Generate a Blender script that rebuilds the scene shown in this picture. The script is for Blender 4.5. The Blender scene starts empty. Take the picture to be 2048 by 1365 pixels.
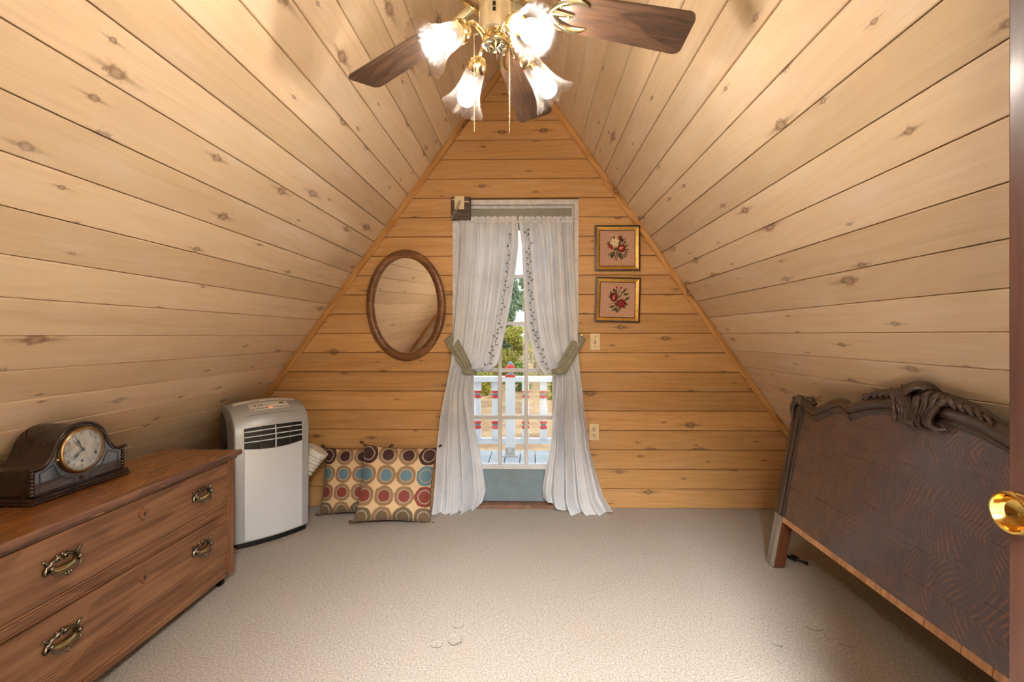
import bpy, math, random
from mathutils import Vector, Matrix, noise as mnoise

# ------------------------------------------------------------------ camera, world, exposure
sc = bpy.context.scene
COL = sc.collection
PI = math.pi
CAM_H = 1.155          # eye height
F_PX, PX, PY = 910.2, 1041.5, 670.0
YAW = math.radians(1.1)
D = 3.04               # distance of the gable wall
cam_d = bpy.data.cameras.new('camera')
cam_d.sensor_width = 36.0
cam_d.lens = 36.0 * F_PX / 2048.0
cam_d.shift_x = (1024.0 - PX) / 2048.0
cam_d.shift_y = (PY - 682.5) / 2048.0
cam_d.clip_start = 0.02
cam = bpy.data.objects.new('camera', cam_d)
COL.objects.link(cam)
cam.location = (0, 0, CAM_H)
cam.rotation_euler = (PI / 2, 0, YAW)
sc.camera = cam
vs = sc.view_settings
vs.view_transform = 'Standard'
vs.look = 'None'
vs.gamma = 1.0
vs.use_curve_mapping = False
vs.exposure = 1.12
cyc = sc.cycles
cyc.max_bounces = 6
cyc.diffuse_bounces = 4
cyc.glossy_bounces = 3
cyc.transmission_bounces = 4
cyc.transparent_max_bounces = 16
cyc.caustics_reflective = False
cyc.caustics_refractive = False
cyc.adaptive_threshold = 0.08
cyc.adaptive_min_samples = 16
world = bpy.data.worlds.new('overcast_sky')
sc.world = world
world.use_nodes = True
world.cycles.sampling_method = 'NONE'
bg = world.node_tree.nodes['Background']
bg.inputs[0].default_value = (0.90, 0.95, 1.0, 1)
bg.inputs[1].default_value = 0.95
sun_d = bpy.data.lights.new('sun', 'SUN')
sun_d.energy = 0.5
sun_d.angle = math.radians(25)
sun_d.color = (1.0, 0.96, 0.88)
sun = bpy.data.objects.new('sun', sun_d)
COL.objects.link(sun)
sun.rotation_euler = (math.radians(38), math.radians(18), 0)
BULB_POWER = 96.0

FW = Vector((-math.sin(YAW), math.cos(YAW), 0))
RT = Vector((math.cos(YAW), math.sin(YAW), 0))
EYE = Vector((0, 0, CAM_H))


def ray(x, y):
    return FW + RT * ((x - PX) / F_PX) - Vector((0, 0, 1)) * ((y - PY) / F_PX)


def at(x, y, Y):
    r = ray(x, y)
    return EYE + r * (Y / r.y)


# ------------------------------------------------------------------ node helpers
def lin(c):
    return tuple(((v / 255) / 12.92 if v / 255 <= 0.04045 else ((v / 255 + 0.055) / 1.055) ** 2.4) for v in c)


class NT:
    def __init__(s, name):
        s.m = bpy.data.materials.new(name)
        s.m.use_nodes = True
        s.t = s.m.node_tree
        s.t.nodes.clear()
        s.out = s.t.nodes.new('ShaderNodeOutputMaterial')

    def put(s, inp, v):
        if isinstance(v, bpy.types.NodeSocket):
            s.t.links.new(v, inp)
        elif v is not None:
            if inp.type == 'RGBA' and len(v) == 3:
                v = (*v, 1)
            inp.default_value = v

    def n(s, typ, outp=0, props=None, **ins):
        nd = s.t.nodes.new('ShaderNode' + typ)
        for k, v in (props or {}).items():
            setattr(nd, k, v)
        for k, v in ins.items():
            key = int(k[1:]) if k[0] == 'i' and k[1:].isdigit() else k.replace('_', ' ')
            s.put(nd.inputs[key], v)
        return nd.outputs[outp] if outp is not None else nd

    def ma(s, op, a, b=0.0, c=0.0):
        return s.n('Math', props={'operation': op}, i0=a, i1=b, i2=c)

    def vm(s, op, a, b=None, out=0):
        return s.n('VectorMath', outp=out, props={'operation': op}, i0=a, i1=b)

    def mix(s, f, a, b, mode='MIX'):
        nd = s.t.nodes.new('ShaderNodeMix')
        nd.data_type = 'RGBA'
        nd.blend_type = mode
        s.put(nd.inputs[0], f)
        s.put(nd.inputs[6], a)
        s.put(nd.inputs[7], b)
        return nd.outputs[2]

    def ramp(s, f, a, b, lo=0.0, hi=1.0):
        return s.n('MapRange', props={'interpolation_type': 'SMOOTHSTEP'}, i0=f, i1=a, i2=b, i3=lo, i4=hi)

    def noise(s, v, scale=5, detail=3, rough=0.5, outp=0):
        return s.n('TexNoise', outp=outp, i0=v, Scale=scale, Detail=detail, Roughness=rough)

    def scale(s, v, k):
        return s.vm('MULTIPLY', v, k)

    def xyz(s, v):
        nd = s.n('SeparateXYZ', outp=None, i0=v)
        return nd.outputs[0], nd.outputs[1], nd.outputs[2]

    def comb(s, x, y, z=0.0):
        return s.n('CombineXYZ', i0=x, i1=y, i2=z)

    def objco(s):
        return s.n('TexCoord', outp=3)

    def uv(s):
        return s.n('TexCoord', outp=2)

    def rnd(s):
        return s.n('ObjectInfo', outp=5)

    def bsdf(s, col, rough=0.5, metal=0.0, bump=None, bstr=0.3, bdist=0.002, **kw):
        nd = s.n('BsdfPrincipled', outp=None, Base_Color=col, Roughness=rough, Metallic=metal, **kw)
        if bump is not None:
            b = s.n('Bump', i0=bstr, i1=bdist, Height=bump)
            s.t.links.new(b, nd.inputs['Normal'])
        return nd.outputs[0]

    def end(s, sh):
        s.t.links.new(sh, s.out.inputs[0])
        return s.m


def plain(name, rgb, rough=0.5, metal=0.0, var=0.06, scale=40, bstr=0.1, **kw):
    t = NT(name)
    c = lin(rgb)
    nz = t.noise(t.objco(), scale, 3)
    f = t.ramp(nz, 0.3, 0.7)
    col = t.mix(f, tuple(v * (1 - var) for v in c), tuple(min(1, v * (1 + var)) for v in c))
    return t.end(t.bsdf(col, rough, metal, bump=nz, bstr=bstr, bdist=0.001, **kw))


def pine(name, light, dark, knot, patina=0.0, rough=0.42, grain=0.5):
    """knotty pine; x of the object runs along the grain, y across the board"""
    t = NT(name)
    r = t.rnd()
    o = t.vm('ADD', t.objco(), t.comb(t.ma('MULTIPLY', r, 91.7), t.ma('MULTIPLY', r, 37.3), 0.0))
    x, y, z = t.xyz(o)
    # knots
    kc = t.comb(t.ma('MULTIPLY', x, 2.7), t.ma('MULTIPLY', y, 8.5), 0.0)
    vn = t.n('TexVoronoi', outp=None, props={'voronoi_dimensions': '2D'}, Vector=kc, Scale=1.0, Randomness=0.95)
    df = t.vm('SUBTRACT', kc, vn.outputs['Position'])
    dx, dy, _ = t.xyz(df)
    dx = t.ma('DIVIDE', dx, 2.7)
    dy = t.ma('DIVIDE', dy, 8.5)
    cr, cg, cb = t.xyz(vn.outputs['Color'])
    has = t.ma('GREATER_THAN', cr, 0.38)
    rad = t.ma('MULTIPLY_ADD', t.ma('POWER', cg, 2.2), 0.0115, 0.0042)
    wob = t.noise(o, 75, 2, 0.65)
    wb = t.ma('MULTIPLY_ADD', wob, 1.5, 0.25)
    e = t.ma('SQRT', t.ma('ADD', t.ma('POWER', t.ma('DIVIDE', dx, 1.65), 2.0), t.ma('POWER', dy, 2.0)))
    d = t.ma('DIVIDE', t.ma('MULTIPLY', e, wb), rad)
    kmask = t.ma('MULTIPLY', t.ramp(d, 1.35, 0.55), has)
    ring = t.ma('MULTIPLY', t.ma('MULTIPLY', t.ramp(d, 1.8, 1.0), t.ramp(d, 0.35, 0.9)), has)
    halo = t.ma('MULTIPLY', t.ramp(d, 4.5, 0.6), has)
    ady = t.ma('ABSOLUTE', dy)
    tail = t.ma('MULTIPLY', t.ma('MULTIPLY', t.ramp(t.ma('DIVIDE', t.ma('MULTIPLY', ady, wb), rad), 1.0, 0.0),
                                 t.ramp(t.ma('DIVIDE', t.ma('ABSOLUTE', dx), rad), 9.0, 1.0)), has)
    # grain
    low = t.noise(t.comb(t.ma('MULTIPLY', x, 0.9), t.ma('MULTIPLY', y, 5.0), t.ma('MULTIPLY', r, 20.0)), 1.0, 2, 0.4)
    g = t.ma('ADD', t.ma('MULTIPLY', low, 9.0), t.ma('MULTIPLY', y, 18.0))
    g = t.ma('ADD', g, t.ma('MULTIPLY', halo, 1.4))
    band = t.ma('FRACT', g)
    band = t.ma('MULTIPLY', t.ramp(band, 0.0, 0.7), t.ramp(band, 1.0, 0.72))
    fine = t.noise(t.comb(t.ma('MULTIPLY', x, 3.0), t.ma('MULTIPLY', y, 170.0), 0.0), 1.0, 2, 0.6)
    streak = t.noise(t.comb(t.ma('MULTIPLY', x, 0.7), t.ma('MULTIPLY', y, 22.0), t.ma('MULTIPLY', r, 9.0)), 1.0, 2, 0.55)
    gsum = t.ma('ADD', t.ma('MULTIPLY', band, 0.22 * grain), t.ma('MULTIPLY', t.ramp(fine, 0.35, 0.75), 0.35 * grain))
    gsum = t.ma('ADD', gsum, t.ma('MULTIPLY', t.ramp(streak, 0.52, 0.85), 0.5 * grain))
    col = t.mix(gsum, lin(light), lin(dark))
    tone = t.ma('MULTIPLY_ADD', t.ma('FRACT', t.ma('MULTIPLY', r, 7.31)), 0.22, 0.86)
    col = t.mix(1.0, col, t.comb(tone, t.ma('POWER', tone, 1.1), t.ma('POWER', tone, 1.35)), 'MULTIPLY')
    kdark = lin(knot)
    klight = tuple(0.55 * a + 0.45 * b for a, b in zip(lin(knot), lin(light)))
    col = t.mix(t.ma('MULTIPLY', tail, 0.55), col, kdark)
    col = t.mix(t.ma('MULTIPLY', kmask, 0.55), col, klight)
    col = t.mix(t.ma('MULTIPLY', ring, 0.58), col, kdark)
    if patina:
        pn = t.noise(t.comb(t.ma('MULTIPLY', x, 2.2), t.ma('MULTIPLY', y, 9.0), 3.0), 1.0, 3, 0.6)
        col = t.mix(t.ma('MULTIPLY', t.ramp(pn, 0.46, 0.8), patina), col, lin((228, 212, 196)))
    rn = t.ramp(streak, 0.3, 0.7, rough - 0.06, rough + 0.1)
    return t.end(t.bsdf(col, rn, bump=fine, bstr=0.12, bdist=0.0012,
                        Specular_IOR_Level=0.4))


def wood(name, light, dark, axis='x', freq=60.0, ring=7.0, rough=0.32, flake=None, coat=0.0, contrast=1.0, wear=None, coat_ior=1.5, bandw=0.38):
    """finished furniture wood; axis = grain direction"""
    t = NT(name)
    r = t.rnd()
    x, y, z = t.xyz(t.objco())
    a, b, c = {'x': (x, z, y), 'y': (y, x, z), 'z': (z, x, y)}[axis]
    a = t.ma('ADD', a, t.ma('MULTIPLY', r, 13.0))
    v = t.comb(t.ma('MULTIPLY', a, 2.2), t.ma('MULTIPLY', b, freq), t.ma('MULTIPLY', c, freq))
    fine = t.noise(v, 1.0, 4, 0.62)
    low = t.noise(t.comb(t.ma('MULTIPLY', a, 1.1), t.ma('MULTIPLY', b, 6.0), t.ma('MULTIPLY', c, 6.0)), 1.0, 2, 0.4)
    band = t.ma('FRACT', t.ma('MULTIPLY', low, ring))
    band = t.ma('MULTIPLY', t.ramp(band, 0.0, 0.9), t.ramp(band, 1.0, 0.9))
    f = t.ma('ADD', t.ma('MULTIPLY', t.ramp(fine, 0.3, 0.72), 0.62 * contrast), t.ma('MULTIPLY', band, bandw * contrast))
    col = t.mix(f, lin(light), lin(dark))
    if flake:
        # quarter-sawn rays: wavy bright ribbons that cross the grain
        wv = t.noise(t.comb(t.ma('MULTIPLY', b, 3.0), t.ma('MULTIPLY', a, 3.0), t.ma('MULTIPLY', c, 3.0)), 1.0, 2, 0.5)
        q = t.ma('ADD', t.ma('MULTIPLY', a, 62.0), t.ma('MULTIPLY', t.ma('PINGPONG', b, 0.115), 34.0))
        q = t.ma('ADD', q, t.ma('MULTIPLY', wv, 12.0))
        bits = t.noise(t.comb(t.ma('MULTIPLY', a, 30.0), t.ma('MULTIPLY', b, 9.0), t.ma('MULTIPLY', c, 9.0)), 1.0, 3, 0.6)
        s_ = t.ma('FRACT', q)
        rib = t.ma('MULTIPLY', t.ramp(s_, 0.25, 0.5), t.ramp(s_, 0.8, 0.55))
        rib = t.ma('MULTIPLY', rib, t.ramp(bits, 0.36, 0.66))
        col = t.mix(t.ma('MULTIPLY', rib, 0.9), col, lin(flake))
    if wear:
        wn = t.noise(t.comb(t.ma('MULTIPLY', a, 9.0), t.ma('MULTIPLY', b, 40.0), t.ma('MULTIPLY', c, 40.0)), 1.0, 4, 0.7)
        col = t.mix(t.ramp(wn, 0.60, 0.68), col, lin(wear))
    tone = t.ma('MULTIPLY_ADD', r, 0.16, 0.92)
    col = t.mix(1.0, col, t.comb(tone, tone, tone), 'MULTIPLY')
    rr = t.ramp(fine, 0.3, 0.7, rough - 0.05, rough + 0.09)
    return t.end(t.bsdf(col, rr, bump=fine, bstr=0.13, bdist=0.0008, Coat_Weight=coat, Coat_Roughness=0.16 if coat_ior < 2 else 0.06, Coat_IOR=coat_ior))


M = {}
M['slope'] = pine('pale_knotty_pine', (225, 200, 166), (196, 160, 122), (112, 78, 54), patina=0.5, rough=0.40, grain=0.55)
M['gable'] = pine('golden_knotty_pine', (209, 163, 105), (165, 114, 65), (88, 56, 36), patina=0.10, rough=0.42, grain=0.8)
M['trim'] = pine('orange_pine_trim', (216, 168, 104), (166, 106, 48), (90, 50, 24), rough=0.4, grain=1.5)
M['backing'] = plain('dark_backing', (112, 78, 50), 0.9)
M['walnut'] = wood('fan_blade_walnut', (94, 68, 50), (50, 35, 26), 'x', freq=90, ring=9, rough=0.33, coat=0.5)
M['dresser'] = wood('dresser_mahogany', (152, 108, 75), (98, 62, 40), 'x', freq=46, ring=6, rough=0.34, coat=0.25)
M['dresser_v'] = wood('dresser_mahogany_upright', (148, 100, 68), (100, 62, 40), 'z', freq=46, ring=5, rough=0.34, coat=0.25)
M['dresser_top'] = wood('dresser_top_mahogany', (168, 108, 54), (120, 72, 33), 'x', freq=34, ring=7, rough=0.28, coat=0.3, wear=None)
M['dresser_edge'] = wood('worn_dresser_edge', (136, 98, 76), (90, 62, 50), 'x', freq=34, ring=5, rough=0.4, wear=(206, 158, 104))
M['clock'] = wood('dark_clock_mahogany', (52, 31, 19), (32, 19, 12), 'x', freq=14, ring=3, rough=0.22, coat=0.5)
M['clock_front_reflection'] = wood('polished_front_blue_reflection', (64, 66, 74), (38, 38, 44), 'x', freq=90, ring=5, rough=0.10, coat=1.0, coat_ior=2.3)  # blue-grey base colour paints in the reflection of the glass door
M['oak'] = wood('quarter_sawn_dark_oak', (92, 75, 72), (67, 53, 52), 'x', freq=60, ring=2.0, rough=0.30, flake=(146, 98, 66), coat=0.5, contrast=0.6, bandw=0.0)
M['oak_carved'] = wood('carved_dark_oak', (88, 66, 52), (48, 34, 28), 'x', freq=50, ring=5, rough=0.32, coat=0.6)
M['oak_post'] = wood('dark_oak_post', (86, 64, 52), (48, 35, 29), 'z', freq=50, ring=5, rough=0.36, coat=0.3)
M['raw_leg'] = wood('weathered_grey_leg', (172, 162, 152), (112, 102, 96), 'z', freq=70, ring=4, rough=0.75)
M['raw_leg_side'] = wood('raw_brown_wood', (112, 62, 34), (76, 38, 18), 'z', freq=60, ring=4, rough=0.7)
M['raw_core'] = wood('raw_core_wood', (208, 160, 116), (168, 118, 78), 'z', freq=70, ring=4, rough=0.7)
M['mirror_wood'] = wood('oval_frame_oak', (142, 96, 58), (82, 48, 24), 'x', freq=70, ring=6, rough=0.34, coat=0.2)
M['door'] = wood('stained_brown_door', (94, 60, 44), (58, 35, 26), 'z', freq=40, ring=5, rough=0.33, coat=0.25)
M['brass'] = plain('polished_brass', (238, 220, 172), 0.12, 1.0, var=0.02, bstr=0.0)
M['gold'] = plain('gold_knob', (236, 196, 110), 0.12, 1.0, var=0.02, bstr=0.0)
M['antique'] = plain('antique_brass', (128, 120, 104), 0.26, 1.0, var=0.3, scale=90, bstr=0.1)
M['antique_bright'] = plain('worn_bright_brass', (196, 184, 140), 0.2, 1.0, var=0.12, scale=60)
M['bezel'] = plain('aged_bezel_brass', (168, 138, 98), 0.3, 1.0, var=0.1, scale=60)
M['bead_chain'] = plain('bead_chain_brass', (176, 158, 124), 0.42, 1.0, var=0.05, bstr=0.0)
M['cream'] = plain('cream_enamel', (232, 214, 176), 0.25)
M['ivory'] = plain('ivory_plastic', (226, 206, 164), 0.4)
M['dark_hole'] = plain('dark_hole', (20, 16, 14), 0.8)
M['chrome'] = plain('chrome', (220, 220, 222), 0.12, 1.0, var=0.02, bstr=0.0)
M['silver'] = plain('silver_plastic', (176, 180, 184), 0.36, 0.25, var=0.02, scale=400, bstr=0.02)
M['silver_light'] = plain('light_silver_panel', (210, 216, 223), 0.4, 0.15, var=0.02, scale=400, bstr=0.02)
M['ac_dark'] = plain('charcoal_plastic', (80, 78, 76), 0.5, var=0.04, scale=300, bstr=0.04)
M['ac_black'] = plain('black_grille_well', (16, 15, 15), 0.5)
M['ac_key'] = plain('grey_key', (120, 118, 116), 0.4)
M['ac_panel'] = plain('control_plate', (214, 210, 206), 0.3)
M['hose'] = plain('white_hose_plastic', (226, 224, 218), 0.4)
M['white_paint'] = plain('grey_white_frame_paint', (206, 204, 202), 0.5, var=0.12, scale=30, bstr=0.2)
M['door_paint'] = plain('white_door_paint', (216, 216, 216), 0.42, var=0.04, scale=20)
M['kick_blue'] = plain('grey_blue_door_paint', (126, 144, 152), 0.42, var=0.07, scale=12)
M['door_head'] = plain('olive_grey_door_head', (150, 148, 134), 0.5, var=0.04, scale=12)
M['sill'] = plain('worn_brown_threshold', (136, 98, 74), 0.55, var=0.2, scale=30, bstr=0.3)
M['old_box'] = wood('old_dark_block', (110, 92, 78), (52, 40, 34), 'x', freq=60, ring=6, rough=0.6)
M['picture_black'] = plain('black_brown_frame', (62, 42, 28), 0.35)
M['picture_gold'] = plain('gilt_frame', (206, 160, 78), 0.34, 0.55, var=0.14, scale=50)
M['sage'] = plain('sage_tieback_cloth', (152, 151, 132), 0.85, var=0.12, scale=60, bstr=0.3)
M['thread'] = plain('grey_green_thread', (92, 100, 94), 0.85)
M['iron'] = plain('dark_caster_iron', (52, 46, 42), 0.5, 0.6, var=0.2)
M['caster_wood'] = plain('old_caster_wheel', (120, 108, 86), 0.6, var=0.2)
M['dial_ink'] = plain('dial_ink', (38, 34, 32), 0.5)
M['deck'] = plain('blue_grey_deck_paint', (176, 186, 194), 0.6, var=0.08, scale=8, bstr=0.2)
M['rail_white'] = plain('white_railing_paint', (232, 236, 240), 0.5, var=0.03)
M['rail_red'] = plain('red_railing_paint', (216, 62, 54), 0.45)
M['rail_grey'] = plain('grey_blue_railing_paint', (122, 146, 158), 0.5)
M['bark'] = plain('bark', (92, 76, 62), 0.9, var=0.3, scale=12, bstr=0.6)
M['hall'] = plain('hall_plaster', (222, 206, 180), 0.8)


def glass_mat():
    t = NT('clear_window_glass')
    fr = t.n('Fresnel', i0=1.45)
    a = t.n('BsdfTransparent', i0=(0.96, 0.975, 0.97))
    b = t.n('BsdfGlossy', Color=(1, 1, 1), Roughness=0.02)
    return t.end(t.n('MixShader', i0=t.ma('MULTIPLY', fr, 0.8), i1=a, i2=b))


def shade_mat():
    t = NT('frosted_ribbed_glass')
    a = t.n('BsdfTransparent', i0=(0.90, 0.85, 0.78))
    b = t.n('BsdfTranslucent', i0=(0.95, 0.88, 0.78))
    c = t.n('BsdfGlossy', Color=(1, 1, 1), Roughness=0.22)
    dd = t.n('BsdfDiffuse', i0=(0.9, 0.84, 0.76))
    lw = t.n('LayerWeight', outp=1, i0=0.35)
    m1 = t.n('MixShader', i0=t.ramp(lw, 0.15, 0.85, 0.0032, 0.020), i1=a, i2=b)
    m2 = t.n('MixShader', i0=0.0015, i1=m1, i2=dd)
    m3 = t.n('MixShader', i0=0.004, i1=m2, i2=c)
    return t.end(m3)


def emis(name, rgb, s):
    t = NT(name)
    return t.end(t.n('Emission', i0=rgb, i1=s))


def cloth_mat():
    t = NT('white_cotton_curtain')
    nz = t.noise(t.objco(), 900, 2)
    big = t.noise(t.objco(), 7, 3)
    col = t.mix(t.ramp(big, 0.35, 0.7), lin((238, 241, 246)), lin((228, 231, 236)))
    bmp = t.n('Bump', i0=0.12, i1=0.0006, Height=nz)
    a = t.n('BsdfDiffuse', Color=col, Normal=bmp)
    b = t.n('BsdfTranslucent', Color=col, Normal=bmp)
    return t.end(t.n('MixShader', i0=0.28, i1=a, i2=b))


def carpet_mat(marks):
    t = NT('beige_cut_pile_carpet')
    o = t.objco()
    f1 = t.noise(o, 420, 2, 0.8)
    f2 = t.noise(o, 150, 3, 0.7)
    f3 = t.noise(o, 3.2, 4, 0.6)
    f4 = t.noise(o, 26, 3, 0.6)
    k = t.ma('ADD', t.ma('MULTIPLY', f1, 0.6), t.ma('MULTIPLY', f2, 0.4))
    col = t.mix(t.ramp(k, 0.40, 0.60), lin((124, 112, 98)), lin((200, 188, 173)))
    col = t.mix(t.ma('MULTIPLY', t.ramp(f3, 0.35, 0.75), 0.16), col, lin((168, 146, 120)))
    h = t.ma('ADD', k, t.ma('MULTIPLY', f4, 0.5))
    x, y, z = t.xyz(o)
    wob = t.ma('MULTIPLY_ADD', t.noise(o, 45, 2), 0.8, 0.6)
    for (mx, my, rx, ry, dep) in marks:
        e = t.ma('SQRT', t.ma('ADD', t.ma('POWER', t.ma('DIVIDE', t.ma('SUBTRACT', x, mx), rx), 2.0),
                              t.ma('POWER', t.ma('DIVIDE', t.ma('SUBTRACT', y, my), ry), 2.0)))
        e = t.ma('MULTIPLY', e, wob)
        h = t.ma('SUBTRACT', h, t.ramp(e, 1.05, 0.8, 0.0, dep))
    return t.end(t.bsdf(col, 0.95, bump=h, bstr=0.75, bdist=0.006, Specular_IOR_Level=0.1,
                        Sheen_Weight=0.15, Sheen_Roughness=0.5))


def pillow_mat():
    t = NT('dotted_pillow_cloth')
    u, v, _ = t.xyz(t.uv())
    N = 3.55
    u = t.ma('MULTIPLY_ADD', u, N, 0.25)
    v = t.ma('MULTIPLY_ADD', v, N, 0.32)
    cu, cv = t.ma('FLOOR', u), t.ma('FLOOR', v)
    fu = t.ma('SUBTRACT', t.ma('FRACT', u), 0.5)
    fv = t.ma('SUBTRACT', t.ma('FRACT', v), 0.5)
    wv = t.noise(t.comb(u, v, 0.0), 3.0, 1)
    d = t.ma('SQRT', t.ma('ADD', t.ma('POWER', fu, 2.0), t.ma('POWER', fv, 2.0)))
    d = t.ma('MULTIPLY', d, t.ma('MULTIPLY_ADD', wv, 0.25, 0.88))
    rc = t.n('TexWhiteNoise', outp=0, props={'noise_dimensions': '3D'}, Vector=t.comb(cu, cv, 3.0))
    cre, tan_, bei = lin((214, 184, 142)), lin((146, 114, 78)), lin((168, 150, 126))

    def row(i, a):
        return t.ma('COMPARE', cv, float(i), 0.3) if a else None
    rows = [(4, (58, 24, 24)), (3, (58, 24, 24)), (2, (92, 126, 140)), (1, (132, 54, 44)), (0, (112, 94, 68))]
    core = lin((126, 108, 80))
    for i, c in rows:
        core = t.mix(row(i, 1), core, lin(c))
    outer_alt = t.mix(t.ma('GREATER_THAN', rc, 0.5), t.mix(0.0, tan_, tan_), core)
    mid = t.mix(0.0, bei, bei)
    col = t.mix(t.ma('LESS_THAN', d, 0.495), t.mix(0.0, cre, cre), outer_alt)
    col = t.mix(t.ma('LESS_THAN', d, 0.345), col, mid)
    col = t.mix(t.ma('LESS_THAN', d, 0.285), col, core)
    wz = t.noise(t.comb(t.ma('MULTIPLY', u, 60.0), t.ma('MULTIPLY', v, 14.0), 0.0), 1.0, 2)
    col = t.mix(t.ma('MULTIPLY', t.ramp(wz, 0.4, 0.7), 0.16), col, lin((90, 64, 40)))
    return t.end(t.bsdf(col, 0.7, bump=wz, bstr=0.2, bdist=0.001, Sheen_Weight=0.1))


def dial_mat():
    t = NT('aged_silver_dial')
    nz = t.noise(t.objco(), 28, 4, 0.65)
    col = t.mix(t.ramp(nz, 0.35, 0.7), lin((224, 222, 212)), lin((168, 164, 152)))
    return t.end(t.bsdf(col, 0.42, 0.1))


def leaf_mat(name, a, b, c):
    t = NT(name)
    r = t.n('NewGeometry', outp=8)
    col = t.mix(t.ramp(r, 0.0, 0.6), lin(a), lin(b))
    col = t.mix(t.ramp(r, 0.7, 1.0), col, lin(c))
    d1 = t.n('BsdfDiffuse', Color=col)
    d2 = t.n('BsdfTranslucent', Color=col)
    return t.end(t.n('MixShader', i0=0.35, i1=d1, i2=d2))


def ground_mat():
    t = NT('pine_straw_ground')
    o = t.objco()
    f = t.noise(o, 0.9, 5, 0.65)
    g = t.noise(o, 9.0, 3, 0.6)
    col = t.mix(t.ramp(f, 0.35, 0.65), lin((150, 116, 86)), lin((190, 160, 116)))
    col = t.mix(t.ma('MULTIPLY', t.ramp(g, 0.4, 0.7), 0.5), col, lin((112, 86, 66)))
    return t.end(t.bsdf(col, 0.95))


M['glass'] = glass_mat()
M['shade'] = shade_mat()
M['bulb'] = emis('lit_bulb', (0.98, 0.985, 1.0), BULB_POWER)
M['fill_bowl'] = emis('fill_light_bowl', (0.92, 0.96, 1.0), 250.0)  # glow of the lamp added in the hallway for fill light
M['led'] = emis('red_led', (1.0, 0.12, 0.05), 1.2)
M['curtain'] = cloth_mat()
M['pillow'] = pillow_mat()
M['dial'] = dial_mat()
M['ground'] = ground_mat()
t = NT('clock_crystal')
M['crystal'] = t.end(t.n('MixShader', i0=t.ma('MULTIPLY', t.n('Fresnel', i0=1.45), 0.22), i1=t.n('BsdfTransparent', i0=(0.97, 0.97, 0.97)), i2=t.n('BsdfGlossy', Color=(1, 1, 1), Roughness=0.06)))
M['mirror'] = plain('mirror_silver', (236, 232, 226), 0.03, 1.0, var=0.0, bstr=0.0)
M['leaf_yellow'] = leaf_mat('yellow_green_leaves', (152, 152, 70), (196, 188, 96), (120, 130, 62))
M['leaf_green'] = leaf_mat('green_leaves', (96, 124, 74), (140, 160, 92), (176, 176, 104))
M['leaf_blue'] = leaf_mat('blue_green_leaves', (112, 138, 112), (150, 172, 142), (176, 190, 150))


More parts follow.
